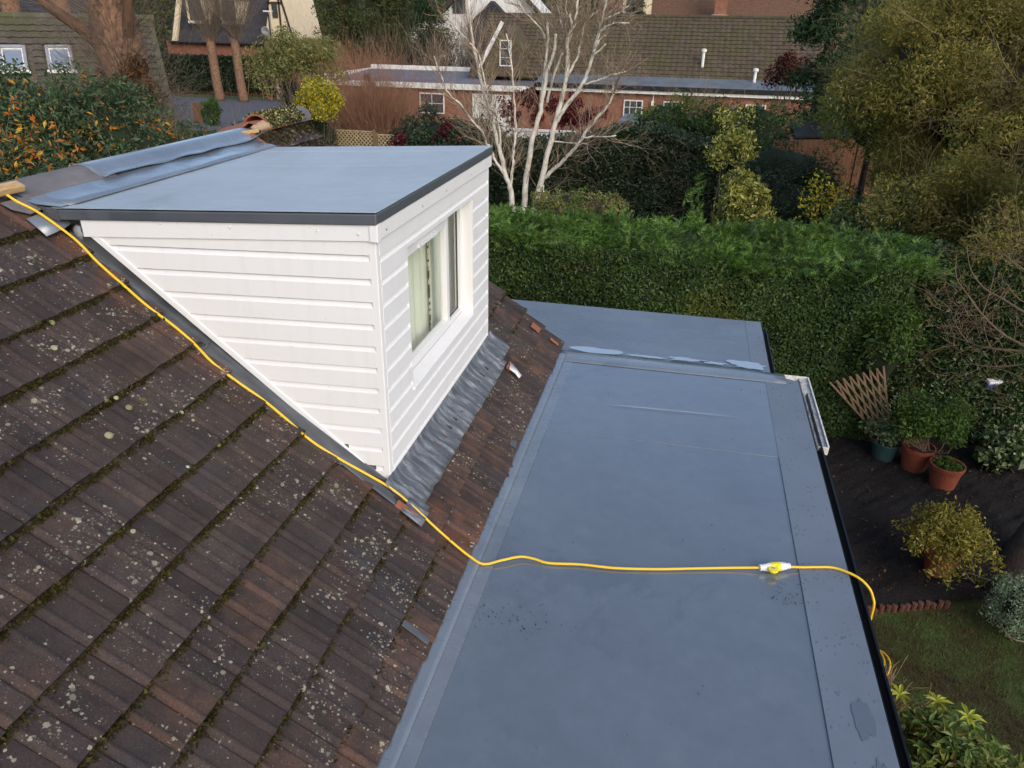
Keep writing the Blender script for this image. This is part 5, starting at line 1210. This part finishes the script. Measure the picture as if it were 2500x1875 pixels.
skyl = [(-21.55, 4.78), (-20.25, 4.78), (-18.95, 4.78)]
def keepf(i, j):
    x = -27.2+i*.30+.15; z_ = O[2]+sl[2]*(j*.29+.15)
    return x > -25.5 and z_ > 3.0 and not any(abs(x-(a)) < .42 and abs(z_-b) < .42 for a, b in skyl)
tiled_roof(lr, O, (1, 0, 0), sl, 37, 19, .30, .29, 'roof_mossy', 300, keep=keepf)
for a, b in skyl:
    yq = 17.4+(b-O[2])/.8; cx = a; mw = Matrix(((1, 0, 0, cx), (0, sl[1], -sl[2], yq), (0, sl[2], sl[1], b), (0, 0, 0, 1)))
    m = MB()
    for q in (((-.38, -.52, 0), (-.29, .52, .14)), ((.29, -.52, 0), (.38, .52, .14)), ((-.29, .40, 0), (.29, .52, .15)), ((-.29, -.52, 0), (.29, -.42, .13))): m.box(*q, mw)
    w_ = m.build('roof_window', 'dish_grey', lr, bevel=.01); m = MB()
    for q in (((-.29, -.42, .06), (-.255, .40, .11)), ((.255, -.42, .06), (.29, .40, .11)), ((-.255, .36, .06), (.255, .40, .11)), ((-.255, -.42, .06), (.255, -.38, .11))): m.box(*q, mw)
    m.build('window_frame', 'white_paint', lr); m = MB(); m.box((-.27, -.39, .07), (.27, .37, .08), mw); m.build('pane', 'sky_glass', lr)
    m = MB(); m.box((-.42, -.66, .05), (.42, -.52, .07), mw); m.build('lead_skirt', 'white_render', lr)
m = MB(); m.tube([(-27.2, 21.86, 6.02), (-15.85, 21.86, 6.02)], .13, 10); m.build('ridge', 'roof_mossy', lr)
lh.rotation_euler.z = math.radians(40)
# ------------------------------------------------------------------ the lane
gp = thing('gate_post', 'short red brick gate post by the lane', 'gate post', (-30.2, 39, 0)); m = MB(); m.box((-30.6, 38.8, 0), (-30.0, 39.4, .95)); m.build('pillar', 'brick_red', gp); m = MB(); m.box((-30.66, 38.74, .95), (-29.94, 39.46, 1.03)); m.build('cap', 'mortar', gp)
gt = thing('iron_gate', 'thin dark iron railing gate by the green column', 'gate', (-29.2, 39.2, 0)); m = MB()
for i in range(9): mm = MB(); mm.tube([(-29.75+i*.13, 39.2, .05), (-29.75+i*.13, 39.2, 1.15)], .012, 6); mm.build('bar', 'gate_metal', gt)
m.bar((-29.8, 39.2, .15), (-28.6, 39.2, .15), .03, .03); m.bar((-29.8, 39.2, 1.1), (-28.6, 39.2, 1.1), .03, .03); m.build('rail', 'gate_metal', gt)
bd = thing('board_gate', 'small rusty brown board gate panel beside the railing', 'gate', (-28.3, 39.6, 0))
for i in range(4): m = MB(); m.box((-28.75+i*.17, 39.55, .05), (-28.75+i*.17+.155, 39.6, 1.25)); m.build('plank', 'fence_wood', bd)
shrub('clipped_column', 'clipped bright green square topped hedge column at the lane', (-27.2, 39.2, .72), (.62, .5, .85), 44, .25, 6500, .09, .5, 'bright_shrub_leaf', None, 3, 0, 127, 'dark_core', low=-1)
lp = thing('lamp_post', 'slim old street lamp post on the verge', 'street lamp', (-31.3, 54.9, 0)); m = MB(); c0 = np.array([-31.3, 54.9, .1])
m.lathe([(.16, 0), (.16, .7), (.20, .75), (.20, .85), (.11, .95), (.085, 2.2), (.06, 4.5), (.05, 6.2), (0, 6.2)], c0, 12); m.build('column', 'lamp_metal', lp, smooth=False)
m = MB(); m.tube([c0+(0, 0, 6.15), c0+(-.1, 0, 6.35), c0+(.0, -.2, 6.4)], .03, 6); m.box(c0+(-.35, -.35, 6.36), c0+(.35, -.1, 6.46)); m.build('lamp_head', 'white_paint', lp, bevel=.02)
r = np.random.default_rng(131)
for i, (x, y, rr_, lab) in enumerate(((-35.4, 52.8, .38, 'pollarded street tree with a brush of shoots, left of the pair'), (-33.3, 52.8, .36, 'pollarded street tree with a brush of shoots, nearer the lamp post'))):
    t = thing('pollard_tree', lab, 'tree', (x, y, 0), 'pollarded trees by the lane'); m = MB(); m.tube(sm([(x+.1, y, 0), (x, y, 1.5), (x-.05, y, 4.2), (x, y, 4.6)], 4), np.linspace(rr_, rr_*.85, 13), 10); m.build('trunk', 'bark_warm', t, smooth=True)
    m = MB()
    for k_ in range(170): grow(m, (x+r.normal(0, .25), y+r.normal(0, .2), 4.3+r.uniform(0, .3)), (r.normal(0, .55), r.normal(0, .45), 1), .015, r.uniform(2.6, 4.6), 1, r, dict(seg=5, wig=.05, up=.12, nb=[3], ang=.4, shrink=.5, rs=.6))
    m.build('crown', 'grey_twig', t)
m = MB(); n = 2600; leaves(m, np.stack([r.uniform(-45, -26, n), r.uniform(55.8, 57.7, n), np.full(n, .13)], 1), .22, .6, rng=r); tag(m.build('fallen_leaves', 'leaf_litter', kind='stuff'), 'drift of russet fallen leaves under the far hedge', 'leaves')
fh = thing('lane_hedge', 'long dark green hedge across the lane', 'hedge', (-38, 58.4, 0)); m = MB(); n = 26000; P = np.stack([r.uniform(-62, -27, n), 58+.3*r.random(n), 3.1*r.random(n)], 1); leaves(m, P, .20, .6, np.array([0, -1, .3]), .6, rng=r); m.build('foliage', 'dark_hedge_leaf', fh)
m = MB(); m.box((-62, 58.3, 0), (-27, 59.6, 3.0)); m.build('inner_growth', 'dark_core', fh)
# half-timbered house with dark roof
th = thing('timbered_house', 'house with steep dark roof and cream half timbered gables', 'house', (-41, 68, 0)); m = MB(); m.box((-48.5, 65.5, 0), (-33.5, 74, 3.9)); m.build('wall', 'brick_red', th)
m = MB(); m.grid([[(-47.9, 65.0, 3.75), (-37.6, 65.0, 3.75)], [(-47.9, 70, 11.2), (-37.6, 70, 11.2)], [(-47.9, 75, 3.75), (-37.6, 75, 3.75)]]); tr_ = m.build('roof', 'roof_slate', th, solid=.15)
# roof courses of the dark roof
for j in range(22):
    f = j/22; m = MB(); yq = 65.0+f*3.2; zq = 3.75+f*3.2*1.49; m.box((-47.9, 0, 0), (-37.6, .27, .03), Matrix.Translation((0, yq-.03, zq+.05)) @ Matrix.Rotation(.979, 4, 'X')); m.build('slate_course', 'roof_slate', tr_)
for (xc, lab) in ((-44.7, 0), (-41.2, 1)):
    m = MB(); m.box((xc-.95, 65.3, 5.4), (xc+.95, 68, 7.9)); dm = m.build('roof_dormer', 'cream_render', th)
    windowunit(th, 'dormer_window', (xc, 65.28, 6.55), 1.3, 1.7, 'black_timber', 'far_glass', (1, 3)); m = MB(); m.box((xc-.85, 65.1, 5.5), (xc+.85, 65.4, 5.6)); m.build('sill', 'white_paint', th)
    m = MB(); m.prism([(xc-1.2, 65.0, 7.5), (xc, 65.0, 9.4), (xc+1.2, 65.0, 7.5)], (0, 3.5, 0)); m.build('dormer_roof', 'roof_slate', th)
# cream gable wing on its right
m = MB(); m.prism([(-37.5, 64.6, 4.25), (-34.65, 64.6, 4.25), (-35.3, 64.6, 7.6), (-36.1, 64.6, 9.0), (-36.6, 64.6, 7.6)], (0, 6, 0)); m.build('gable', 'cream_render', th)
m = MB(); m.box((-37.5, 64.6, 0), (-34.65, 70, 4.2)); m.build('wall', 'brick_red', th)
for a, b in (((-37.5, 4.25), (-34.65, 4.25)), ((-37.55, 4.3), (-36.35, 8.6)), ((-34.6, 4.3), (-35.8, 8.9)), ((-36.8, 4.3), (-36.8, 6.9)), ((-35.7, 4.3), (-35.7, 7.6)), ((-36.8, 7.25), (-35.4, 7.25))):
    m = MB(); m.bar((a[0], 64.55, a[1]), (b[0], 64.55, b[1]), .16, .08, (0, 1, 0)); m.build('timber', 'black_timber', th)
windowunit(th, 'gable_window', (-36.15, 64.55, 6.7), .5, 1.3, 'black_timber', 'far_glass', (0, 2)); m = MB(); m.lathe([(.0, .0), (.25, .05), (.42, .16), (.40, .17), (.24, .07), (0, .02)], (0, 0, 0), 16)
m.V[-1] = m.V[-1] @ np.array(Matrix.Rotation(math.radians(100), 3, 'X')).T+np.array([-37.1, 64.3, 4.95]); m.build('satellite_dish', 'dish_grey', th, smooth=True)
m = MB(); m.prism([(-47.4, 64.8, 3.9), (-46.9, 64.8, 3.9), (-45.7, 64.8, 7.8), (-46.1, 64.8, 7.8)], (0, .3, 0)); m.build('gable_verge', 'cream_render', th)
# second cream gable far left, behind the mossy roof, and two warm trunks
cg = thing('cream_cottage', 'cream rendered cottage gable behind the mossy roof', 'house', (-52, 52, 0)); m = MB(); m.box((-58, 50, 0), (-48.5, 58, 5.5)); m.build('wall', 'cream_render', cg); m = MB(); m.prism([(-59, 49.6, 5.3), (-53, 49.6, 10.5), (-47.5, 49.6, 5.3)], (0, 9, 0)); m.build('roof', 'roof_slate', cg)
windowunit(cg, 'window', (-56, 49.95, 5.9), 1.5, 1.6, 'black_timber', 'far_glass', (1, 2))
for (x, y, lab) in ((-34.1, 33, 'smooth orange brown trunk rising behind the mossy roof, left one'), (-31.0, 33, 'smooth orange brown trunk rising behind the mossy roof, right one')):
    t = thing('street_tree', lab, 'tree', (x, y, 0), 'warm trunks behind the mossy roof'); m = MB(); m.tube(sm([(x, y, 0), (x, y, 4), (x+.05, y, 9)], 4), np.linspace(.55, .45, 9), 12); m.build('trunk', 'bark_warm', t, smooth=True)
    m = MB()
    for k_ in range(40): grow(m, (x+r.normal(0, .2), y, r.uniform(7.5, 9)), (r.normal(0, .7), r.normal(0, .7), 1), .05, r.uniform(2, 4), 1, r, dict(seg=5, wig=.1, up=.1, nb=[4], ang=.5, shrink=.5, rs=.5))
    m.build('crown', 'grey_twig', t)

# ------------------------------------------------------------------ bungalow with garage behind the birch
bg_ = thing('bungalow', 'long brick bungalow with dark mossy tiled roof behind the birch', 'house', (-1, 48, 0))
m = MB(); m.box((-12.2, 46, 0), (9.2, 55.5, 2.75)); m.build('wall', 'brick_red', bg_)
m = MB(); m.grid([[(-12.6, 45.7, 2.86), (9.8, 45.7, 2.86)], [(-12.6, 51, 6.50), (9.8, 51, 6.50)], [(-12.6, 56.3, 2.86), (9.8, 56.3, 2.86)]]); br = m.build('roof', 'roof_bungalow', bg_)
slb = unit((0, 5.3, 3.64)); Lr = math.hypot(5.3, 3.64); nv = 17; gpb = Lr/nv
tiled_roof(br, (-12.6, 45.7, 2.90), (1, 0, 0), slb, 64, nv, .35, gpb, 'roof_bungalow', 300)
m = MB(); m.tube([(-12.6, 51, 6.52), (9.8, 51, 6.62)], .14, 10); m.build('ridge', 'roof_bungalow', br)
# projecting gable at its left end
m = MB(); m.prism([(-11.55, 45.2, 3.0), (-9.0, 45.2, 3.0), (-9.0, 45.2, 4.6), (-10.2, 45.2, 5.95)], (0, 4.2, 0)); m.build('gable', 'roof_bungalow', bg_)
m = MB(); m.bar((-11.7, 45.1, 3.45), (-10.2, 45.1, 6.1), .22, .10, (0, 1, 0)); m.build('bargeboard', 'white_paint', bg_); windowunit(bg_, 'gable_window', (-10.0, 45.18, 4.35), .75, 1.5, bars=(0, 2))
# lean-to with grey felt roof, black gutter line and windows
m = MB(); m.box((-7.6, 44.2, 0), (9.0, 46, 2.5)); m.build('lean_to_wall', 'brick_red', bg_)
m = MB(); m.prism([(-7.8, 43.9, 2.85), (-7.8, 46.6, 3.30), (-7.8, 46.6, 3.20), (-7.8, 43.9, 2.75)], (17.1, 0, 0)); m.build('lean_to_roof', 'grey_felt', bg_)
m = MB(); m.box((-7.8, 43.84, 2.58), (9.3, 43.9, 2.83)); m.build('gutter', 'black_plastic', bg_); m = MB(); m.box((-7.8, 43.95, 2.38), (9.3, 44.1, 2.55)); m.build('soffit', 'white_paint', bg_)
for x in (-1.80, .55, 5.3): windowunit(bg_, 'window', (x, 44.18, 1.38), 1.15, 1.25, bars=(2, 2))
m = MB(); m.tube([(-.65, 44.15, 2.4), (-.65, 44.1, 1.7)], .03, 6); m.box((-.73, 44.05, 1.75), (-.57, 44.2, 2.0)); m.build('overflow_pipe', 'white_paint', bg_)
for (x, z_, h) in ((2.0, 4.0, .85), (5.1, 3.35, .55)):
    m = MB(); m.tube([(x, 47.0 if z_ > 3.6 else 45.6, z_-.3), (x, 47.0 if z_ > 3.6 else 45.6, z_+h-.15)], .09, 10); m.lathe([(.16, 0), (.16, .14), (0, .18)], (x, 47.0 if z_ > 3.6 else 45.6, z_+h-.18), 10); m.build('vent_pipe', 'white_paint', bg_, smooth=False)
ga = thing('flat_roof_garage', 'low garage block with flat roof and long white fascias', 'garage', (-14, 45, 0)); m = MB(); m.box((-20.6, 42.6, 0), (-7.9, 49.5, 2.45)); m.build('wall', 'brick_red', ga)
m = MB(); m.prism([(-20.9, 42.4, 2.62), (-20.9, 49.8, 2.95), (-20.9, 49.8, 2.85), (-20.9, 42.4, 2.52)], (13.0, 0, 0)); m.build('roof', 'purple_felt', ga)
m = MB(); m.box((-20.95, 42.3, 2.36), (-7.85, 42.4, 2.68)); m.build('fascia', 'white_paint', ga); m = MB(); m.box((-20.95, 49.8, 2.8), (-7.85, 49.95, 3.22)); m.build('fascia', 'white_paint', ga); m = MB(); m.box((-20.98, 42.4, 2.4), (-20.9, 49.8, 3.0)); m.build('fascia', 'white_paint', ga)
windowunit(ga, 'door', (-10.2, 42.55, 1.1), 2.4, 2.1, 'white_paint', 'white_paint', (3, 0)); windowunit(ga, 'window', (-14.0, 42.55, 1.5), 1.6, 1.2)
shrub('rusty_conifer', 'small rusty brown conical conifer on the garage roof line', (-17.6, 41.4, 2.55), (.30, .30, .62), 14, .16, 900, .08, .4, 'leaf_litter', None, 3, 0, 137, cat='conifer')
gw = thing('garden_wall', 'low white rendered garden wall behind the red shrub', 'wall', (-3.6, 30, 0)); m = MB(); m.box((-6.3, 30, 0), (-1.6, 30.2, 1.75)); m.build('panel', 'white_render', gw); m = MB(); m.box((-6.4, 29.95, 1.75), (-1.5, 30.25, 1.83)); m.build('coping', 'white_paint', gw)
bw = thing('brick_outbuilding', 'red brick outbuilding wall beside the birch', 'outbuilding', (.2, 31, 0)); m = MB(); m.box((-1.3, 31, 0), (2.2, 34, 2.15)); m.build('wall', 'brick_red', bw); m = MB(); m.box((-1.4, 30.9, 2.15), (2.3, 34.1, 2.25)); m.build('roof', 'grey_felt', bw)
# white gabled house far behind
wh = thing('white_house', 'white rendered house with dark gables in the far distance', 'house', (-18, 72, 0)); m = MB(); m.box((-22.2, 70, 0), (-12.5, 78, 6.3)); m.prism([(-22.2, 70, 6.3), (-17.4, 70, 11), (-12.5, 70, 6.3)], (0, 8, 0)); m.build('wall', 'white_render', wh)
m = MB(); m.prism([(-25.2, 70, 0), (-22.2, 70, 0), (-22.2, 70, 6.7), (-25.2, 70, 5.5)], (0, 6, 0)); m.build('wall', 'white_render', wh)
m = MB(); m.bar((-25.4, 69.7, 5.5), (-22.0, 69.7, 6.95), .3, .25, (0, 1, 0)); m.bar((-22.6, 69.6, 6.2), (-17.4, 69.6, 11.3), .35, .3, (0, 1, 0)); m.bar((-17.4, 69.6, 11.3), (-12.2, 69.6, 6.2), .35, .3, (0, 1, 0)); m.build('bargeboard', 'black_timber', wh)
m = MB(); m.prism([(-19.4, 68.6, 5.6), (-17.0, 68.6, 7.75), (-14.6, 68.6, 5.6)], (0, 1.4, 0)); m.box((-19.2, 68.7, 0), (-14.8, 70, 5.6)); m.build('porch', 'roof_slate', wh); windowunit(wh, 'window', (-20.4, 69.95, 7.4), 1.2, 1.4, 'black_timber', 'far_glass', (1, 1)); windowunit(wh, 'window', (-16.6, 69.95, 8.9), 1.2, 1.2, 'black_timber', 'far_glass', (1, 1))
# brown roofed house with red chimney on the skyline
sk = thing('chimney_house', 'brown roofed house with a red brick chimney on the skyline', 'house', (2, 80, 0)); m = MB(); m.box((-8, 76, 0), (14, 86, 5.6)); m.build('wall', 'brick_brown', sk)
m = MB(); m.grid([[(-8.5, 75.5, 5.4), (14.5, 75.5, 5.4)], [(-8.5, 81, 10.5), (14.5, 81, 10.5)], [(-8.5, 86.5, 5.4), (14.5, 86.5, 5.4)]]); m.build('roof', 'roof_brown', sk, solid=.1)
m = MB(); m.box((2.6, 75.0, 6.0), (3.7, 76.2, 11)); m.build('chimney', 'brick_red', sk); m = MB(); m.box((2.4, 74.8, 6.75), (3.9, 75.0, 6.98)); m.build('flashing', 'white_paint', sk); m = MB(); m.box((-5.8, 75.0, 5.6), (-3.2, 76, 9.2)); m.build('bay', 'cream_render', sk); windowunit(sk, 'window', (-4.7, 74.95, 7.6), 1.6, 1.6, 'black_timber', 'far_glass', (1, 0))
# pines and shrubs in front of the far houses
r = np.random.default_rng(139)
def pine(label, x, y, h, w, n, mat, seed, name='pine_tree', trunk='bark_brown', z0=2.0, size=.28):
    r = np.random.default_rng(seed); t = thing(name, label, 'tree', (x, y, 0)); m = MB(); m.tube([(x, y, 0), (x+.1, y, h*.6), (x, y, h)], [.28, .2, .05], 8); m.build('trunk', trunk, t, smooth=True)
    m = MB(); ml = MB()
    for i in range(46):
        z_ = z0+(h-z0)*r.random()**.9; a = r.uniform(0, 6.28); e = w*(1-(z_-z0)/(h-z0)*.75)*r.uniform(.6, 1.05); p1 = np.array([x+math.cos(a)*e, y+math.sin(a)*e, z_-.12*e]); m.tube([(x, y, z_), (p1+np.array([x, y, z_]))/2+(0, 0, .1), p1], [.06, .04, .015], 4)
        k_ = int(n/46); f = r.random((k_, 1))**.6; P = np.array([x, y, z_])*(1-f)+p1*f+r.normal(size=(k_, 3))*np.array([.45, .45, .28])*w*.30; leaves(ml, P, size, .28, None, 0, .25, rng=r)
    m.build('branch', trunk, t); ml.build('crown', mat, t); return t
pine('broad olive green pine in front of the white house', -23.5, 60, 9.5, 4.2, 14000, 'pine_far', 141)
pine('olive green pine left of the broad pine', -28.0, 61, 9.5, 3.4, 9000, 'pine_far', 143)
pine('dark green low spreading pine right of the broad pine', -19.6, 59, 7.6, 3.0, 9000, 'dark_conifer', 149, z0=1.2)
pine('small dark green yew on the skyline left of the chimney', -4.0, 68, 9.5, 1.6, 4500, 'dark_conifer', 151, z0=1.0)
tt = thing('bare_thicket', 'russet leafless thicket between the far pines', 'shrub', (-25.5, 54, 0)); m = MB()
for i in range(240): grow(m, (-25.5+r.normal(0, 2.6), 54+r.normal(0, .8), .2), (r.normal(0, .3), r.normal(0, .25), 1), .03, r.uniform(2.6, 4.6), 1, r, dict(seg=5, wig=.1, up=.05, nb=[6], ang=.5, shrink=.45, rs=.5))
m.build('stem', 'brown_twig', tt)
tt = thing('grey_thicket', 'grey leafless thicket in front of the white house', 'shrub', (-16, 57, 0)); m = MB()
for i in range(300): grow(m, (-16.0+r.normal(0, 3.0), 57+r.normal(0, .8), .2), (r.normal(0, .35), r.normal(0, .25), 1), .035, r.uniform(2.8, 6.0), 1, r, dict(seg=5, wig=.1, up=.05, nb=[6], ang=.5, shrink=.45, rs=.5))
m.build('stem', 'grey_twig', tt)
# wooded rise closing the view
m = MB(); xs_ = np.linspace(-160, 120, 60); wb = Wob(7, .05)
m.grid([[(x, 95, 0) for x in xs_], [(x, 110, 7+1.5*wb((x, 0, 0))) for x in xs_], [(x, 150, 17+4*wb((x, 3, 0))) for x in xs_], [(x, 260, 26) for x in xs_]]); struct(m.build('wooded_hill', 'dark_core_brown', smooth=True), 'dim brown wooded rise behind the houses', 'hill')
m = MB(); n = 50000; X = r.uniform(-140, 90, n); f = r.random(n); Yv = 96+50*f; Z = np.interp(Yv, [95, 110, 150], [0, 7, 17])+r.random(n)*4
leaves(m, np.stack([X, Yv, Z], 1), .9, .45, rng=r); tag(m.build('far_wood', 'pine_far', kind='stuff'), 'far off mixed winter wood on the rise', 'wood')

# ------------------------------------------------------------------ shrubs before the bungalow and the right-hand trees
shrub('dome_shrub', 'bright green domed conifer shrub under the bungalow windows', (.85, 27.5, 2.05), (1.6, 1.0, 1.55), 60, .42, 11000, .11, .4, 'bright_shrub_leaf', None, 5, 0, 157, 'dark_core')
shrub('mid_green_shrub', 'mid green feathery shrub between the bungalow and the fence', (3.5, 26.5, 2.2), (2.2, 1.0, 1.75), 60, .42, 11000, .11, .35, 'hedge_leaf', None, 5, 0, 163, 'dark_core')
shrub('dark_shrub', 'large dark green conifer shrub left of the brown fence', (4.7, 21.5, 1.55), (1.8, 1.1, 1.55), 70, .42, 12000, .095, .35, 'dark_conifer', None, 5, 0, 167, 'dark_core')
tt = thing('bare_garden_shrub', 'leafless tan shrub in front of the bungalow gutter', 'shrub', (1.9, 29.5, 0)); m = MB()
for i in range(70): grow(m, (1.6+r.normal(0, .5), 29.5+r.normal(0, .3), .2), (r.normal(.15, .45), r.normal(0, .3), 1), .016, r.uniform(2.2, 3.8), 2, r, dict(seg=5, wig=.12, up=.04, nb=[4, 3], ang=.55, shrink=.45, rs=.55))
m.build('stem', 'birch_twig', tt)
wf = thing('board_fence', 'reddish brown upright board fence under the golden tree', 'fence', (6.5, 24, 0))
for i in range(28): m = MB(); x = 4.6+i*.165; m.box((x, 24+random.uniform(-.006, .006), .05), (x+.158, 24.022, 2.62+.03*i*.35)); m.build('plank', 'fence_wood', wf, bevel=.004)
m = MB(); m.box((4.6, 24.03, .5), (7.4, 24.09, .6)); m.box((4.6, 24.03, 2.0), (7.4, 24.09, 2.1)); m.build('rail', 'fence_wood', wf)
m = MB(); m.box((7.36, 23.95, 0), (7.50, 24.1, 2.95)); m.build('post', 'fence_wood', wf)
sh = thing('garden_shed', 'dark roofed shed behind the board fence', 'shed', (6.5, 27, 0)); m = MB(); m.box((5.6, 25, 0), (8.4, 27, 2.60)); m.build('wall', 'fence_wood', sh); m = MB(); m.prism([(5.4, 24.8, 2.62), (8.6, 24.8, 2.80), (8.6, 27.2, 3.02), (5.4, 27.2, 2.84)], (0, 0, .06)); m.build('roof', 'black_plastic', sh)
pine('dark green conifer with rusty patches between bungalow and golden tree', 6.6, 30, 8.6, 2.3, 12000, 'dark_conifer', 173, 'cypress_tree', 'bark_dark', .8, .20)
shrub('copper_beech', 'dark copper leaved small tree at the bungalow end', (5.6, 33, 4.2), (.7, .6, .9), 26, .3, 2200, .13, .5, 'red_leaf', 'grey_twig', 10, 0, 179, tw_r=.03, cat='tree')
# golden olive tree mass: several crowns
r = np.random.default_rng(181)
def golden(label, c, rad, n, ntw, seed, size=.075, mat='gold_olive', nb=80, br=.5, twig='gold_twig'):
    r = np.random.default_rng(seed); t = thing('golden_tree', label, 'tree', (c[0], c[1], 0), 'tangled golden trees on the right'); c = np.asarray(c, float); rad = np.asarray(rad, float)
    m = MB(); m.tube(sm([(c[0]+.2, c[1]+.3, 0), (c[0], c[1]+.2, c[2]*.5), (c[0], c[1]+.1, c[2])], 4), np.linspace(.12, .06, 9), 8); m.build('trunk', 'bark_dark', t, smooth=True)
    m = MB()
    for i in range(ntw*2//3):
        d = unit(r.normal(size=3)); o = c+d*rad*r.uniform(.1, .55); grow(m, o, d+np.array([-.1, -.2, .05]), .011, r.uniform(.8, 1.9)*rad.mean()*.55, 2, r, dict(seg=5, wig=.15, up=.02, nb=[4, 3], ang=.6, shrink=.5, rs=.5))
    m.build('twig', twig, t)
    m = MB(); P, d = ball_pts(c, rad, nb, br, n*3, r, -1); leaves(m, P, size*1.15, .36, None, 0, .3, rng=r); m.build('crown', mat, t)
    m = MB(); blob(m, c+np.array([0, .35, -.1]), rad*.62, seed, .25); m.build('inner_growth', 'dark_core_brown', t, smooth=True)
golden('golden tan crown at the top of the right hand tree mass', (7.4, 14.5, 5.2), (2.4, 1.6, 2.3), 20000, 150, 191)
golden('olive crown filling the right edge of the photo', (9.3, 12.5, 4.0), (2.4, 1.5, 2.8), 20000, 150, 193)
golden('lower golden olive crown above the evergreen hedge', (7.0, 10.8, 2.7), (1.9, 1.0, 1.5), 13000, 90, 197, .065, br=.4)
golden('tall tan crown at the upper right corner', (8.5, 17.5, 7.0), (2.8, 1.6, 1.6), 11000, 120, 199, .09)
golden('leggy golden branched tree reaching over the board fence', (6.4, 17.5, 4.6), (1.5, 1.2, 1.7), 2600, 130, 211, .08)
golden('dark olive tangle beside the evergreen hedge at right', (8.8, 9.8, 2.6), (2.0, .9, 1.6), 12000, 110, 223, .07)
shrub('mustard_shrub', 'mustard leaved bush in front of the brown fence', (5.15, 14.6, 2.35), (.75, .6, .8), 26, .26, 800, .085, .5, 'mustard_leaf', 'gold_twig', 14, 0, 227)
shrub('dusky_shrub', 'dusky green thicket below the golden trees', (6.6, 13.0, 1.7), (1.9, .9, 1.5), 60, .40, 12000, .085, .45, 'laurel_leaf', None, 8, 0, 229, 'dark_core')
shrub('dusky_shrub', 'dusky green thicket behind the golden holly', (4.4, 16.5, 1.5), (1.9, .9, 1.3), 50, .38, 9000, .09, .45, 'dark_hedge_leaf', None, 8, 0, 233, 'dark_core')
shrub('dusky_shrub', 'dusky green bush filling the gap right of the board fence', (8.3, 15.6, 1.5), (1.6, .9, 1.6), 60, .42, 11000, .09, .45, 'laurel_leaf', None, 8, 0, 239, 'dark_core')
shrub('dusky_shrub', 'dusky green bush under the golden tangle at the right edge', (8.2, 11.3, 1.3), (2.3, .8, 1.5), 70, .42, 13000, .085, .45, 'laurel_leaf', None, 8, 0, 241, 'dark_core')
shrub('dusky_shrub', 'dusky green bush between the mustard bush and the hedge', (5.6, 10.9, 1.6), (1.3, .7, 1.35), 50, .36, 8000, .08, .45, 'laurel_leaf', None, 8, 0, 243, 'dark_core')
golden('loose golden crown hanging over the evergreen hedge at the right edge', (7.0, 8.3, 2.95), (1.15, .55, 1.15), 2600, 120, 251, .06, br=.34)
golden('golden olive crown in front of the right part of the board fence', (8.1, 19.2, 2.7), (1.25, .8, 1.7), 7000, 90, 257, .085, br=.42)
golden('olive crown at the right edge above the bare branches', (8.2, 9.2, 4.2), (1.3, .8, 1.2), 5000, 90, 263, .07, br=.4)
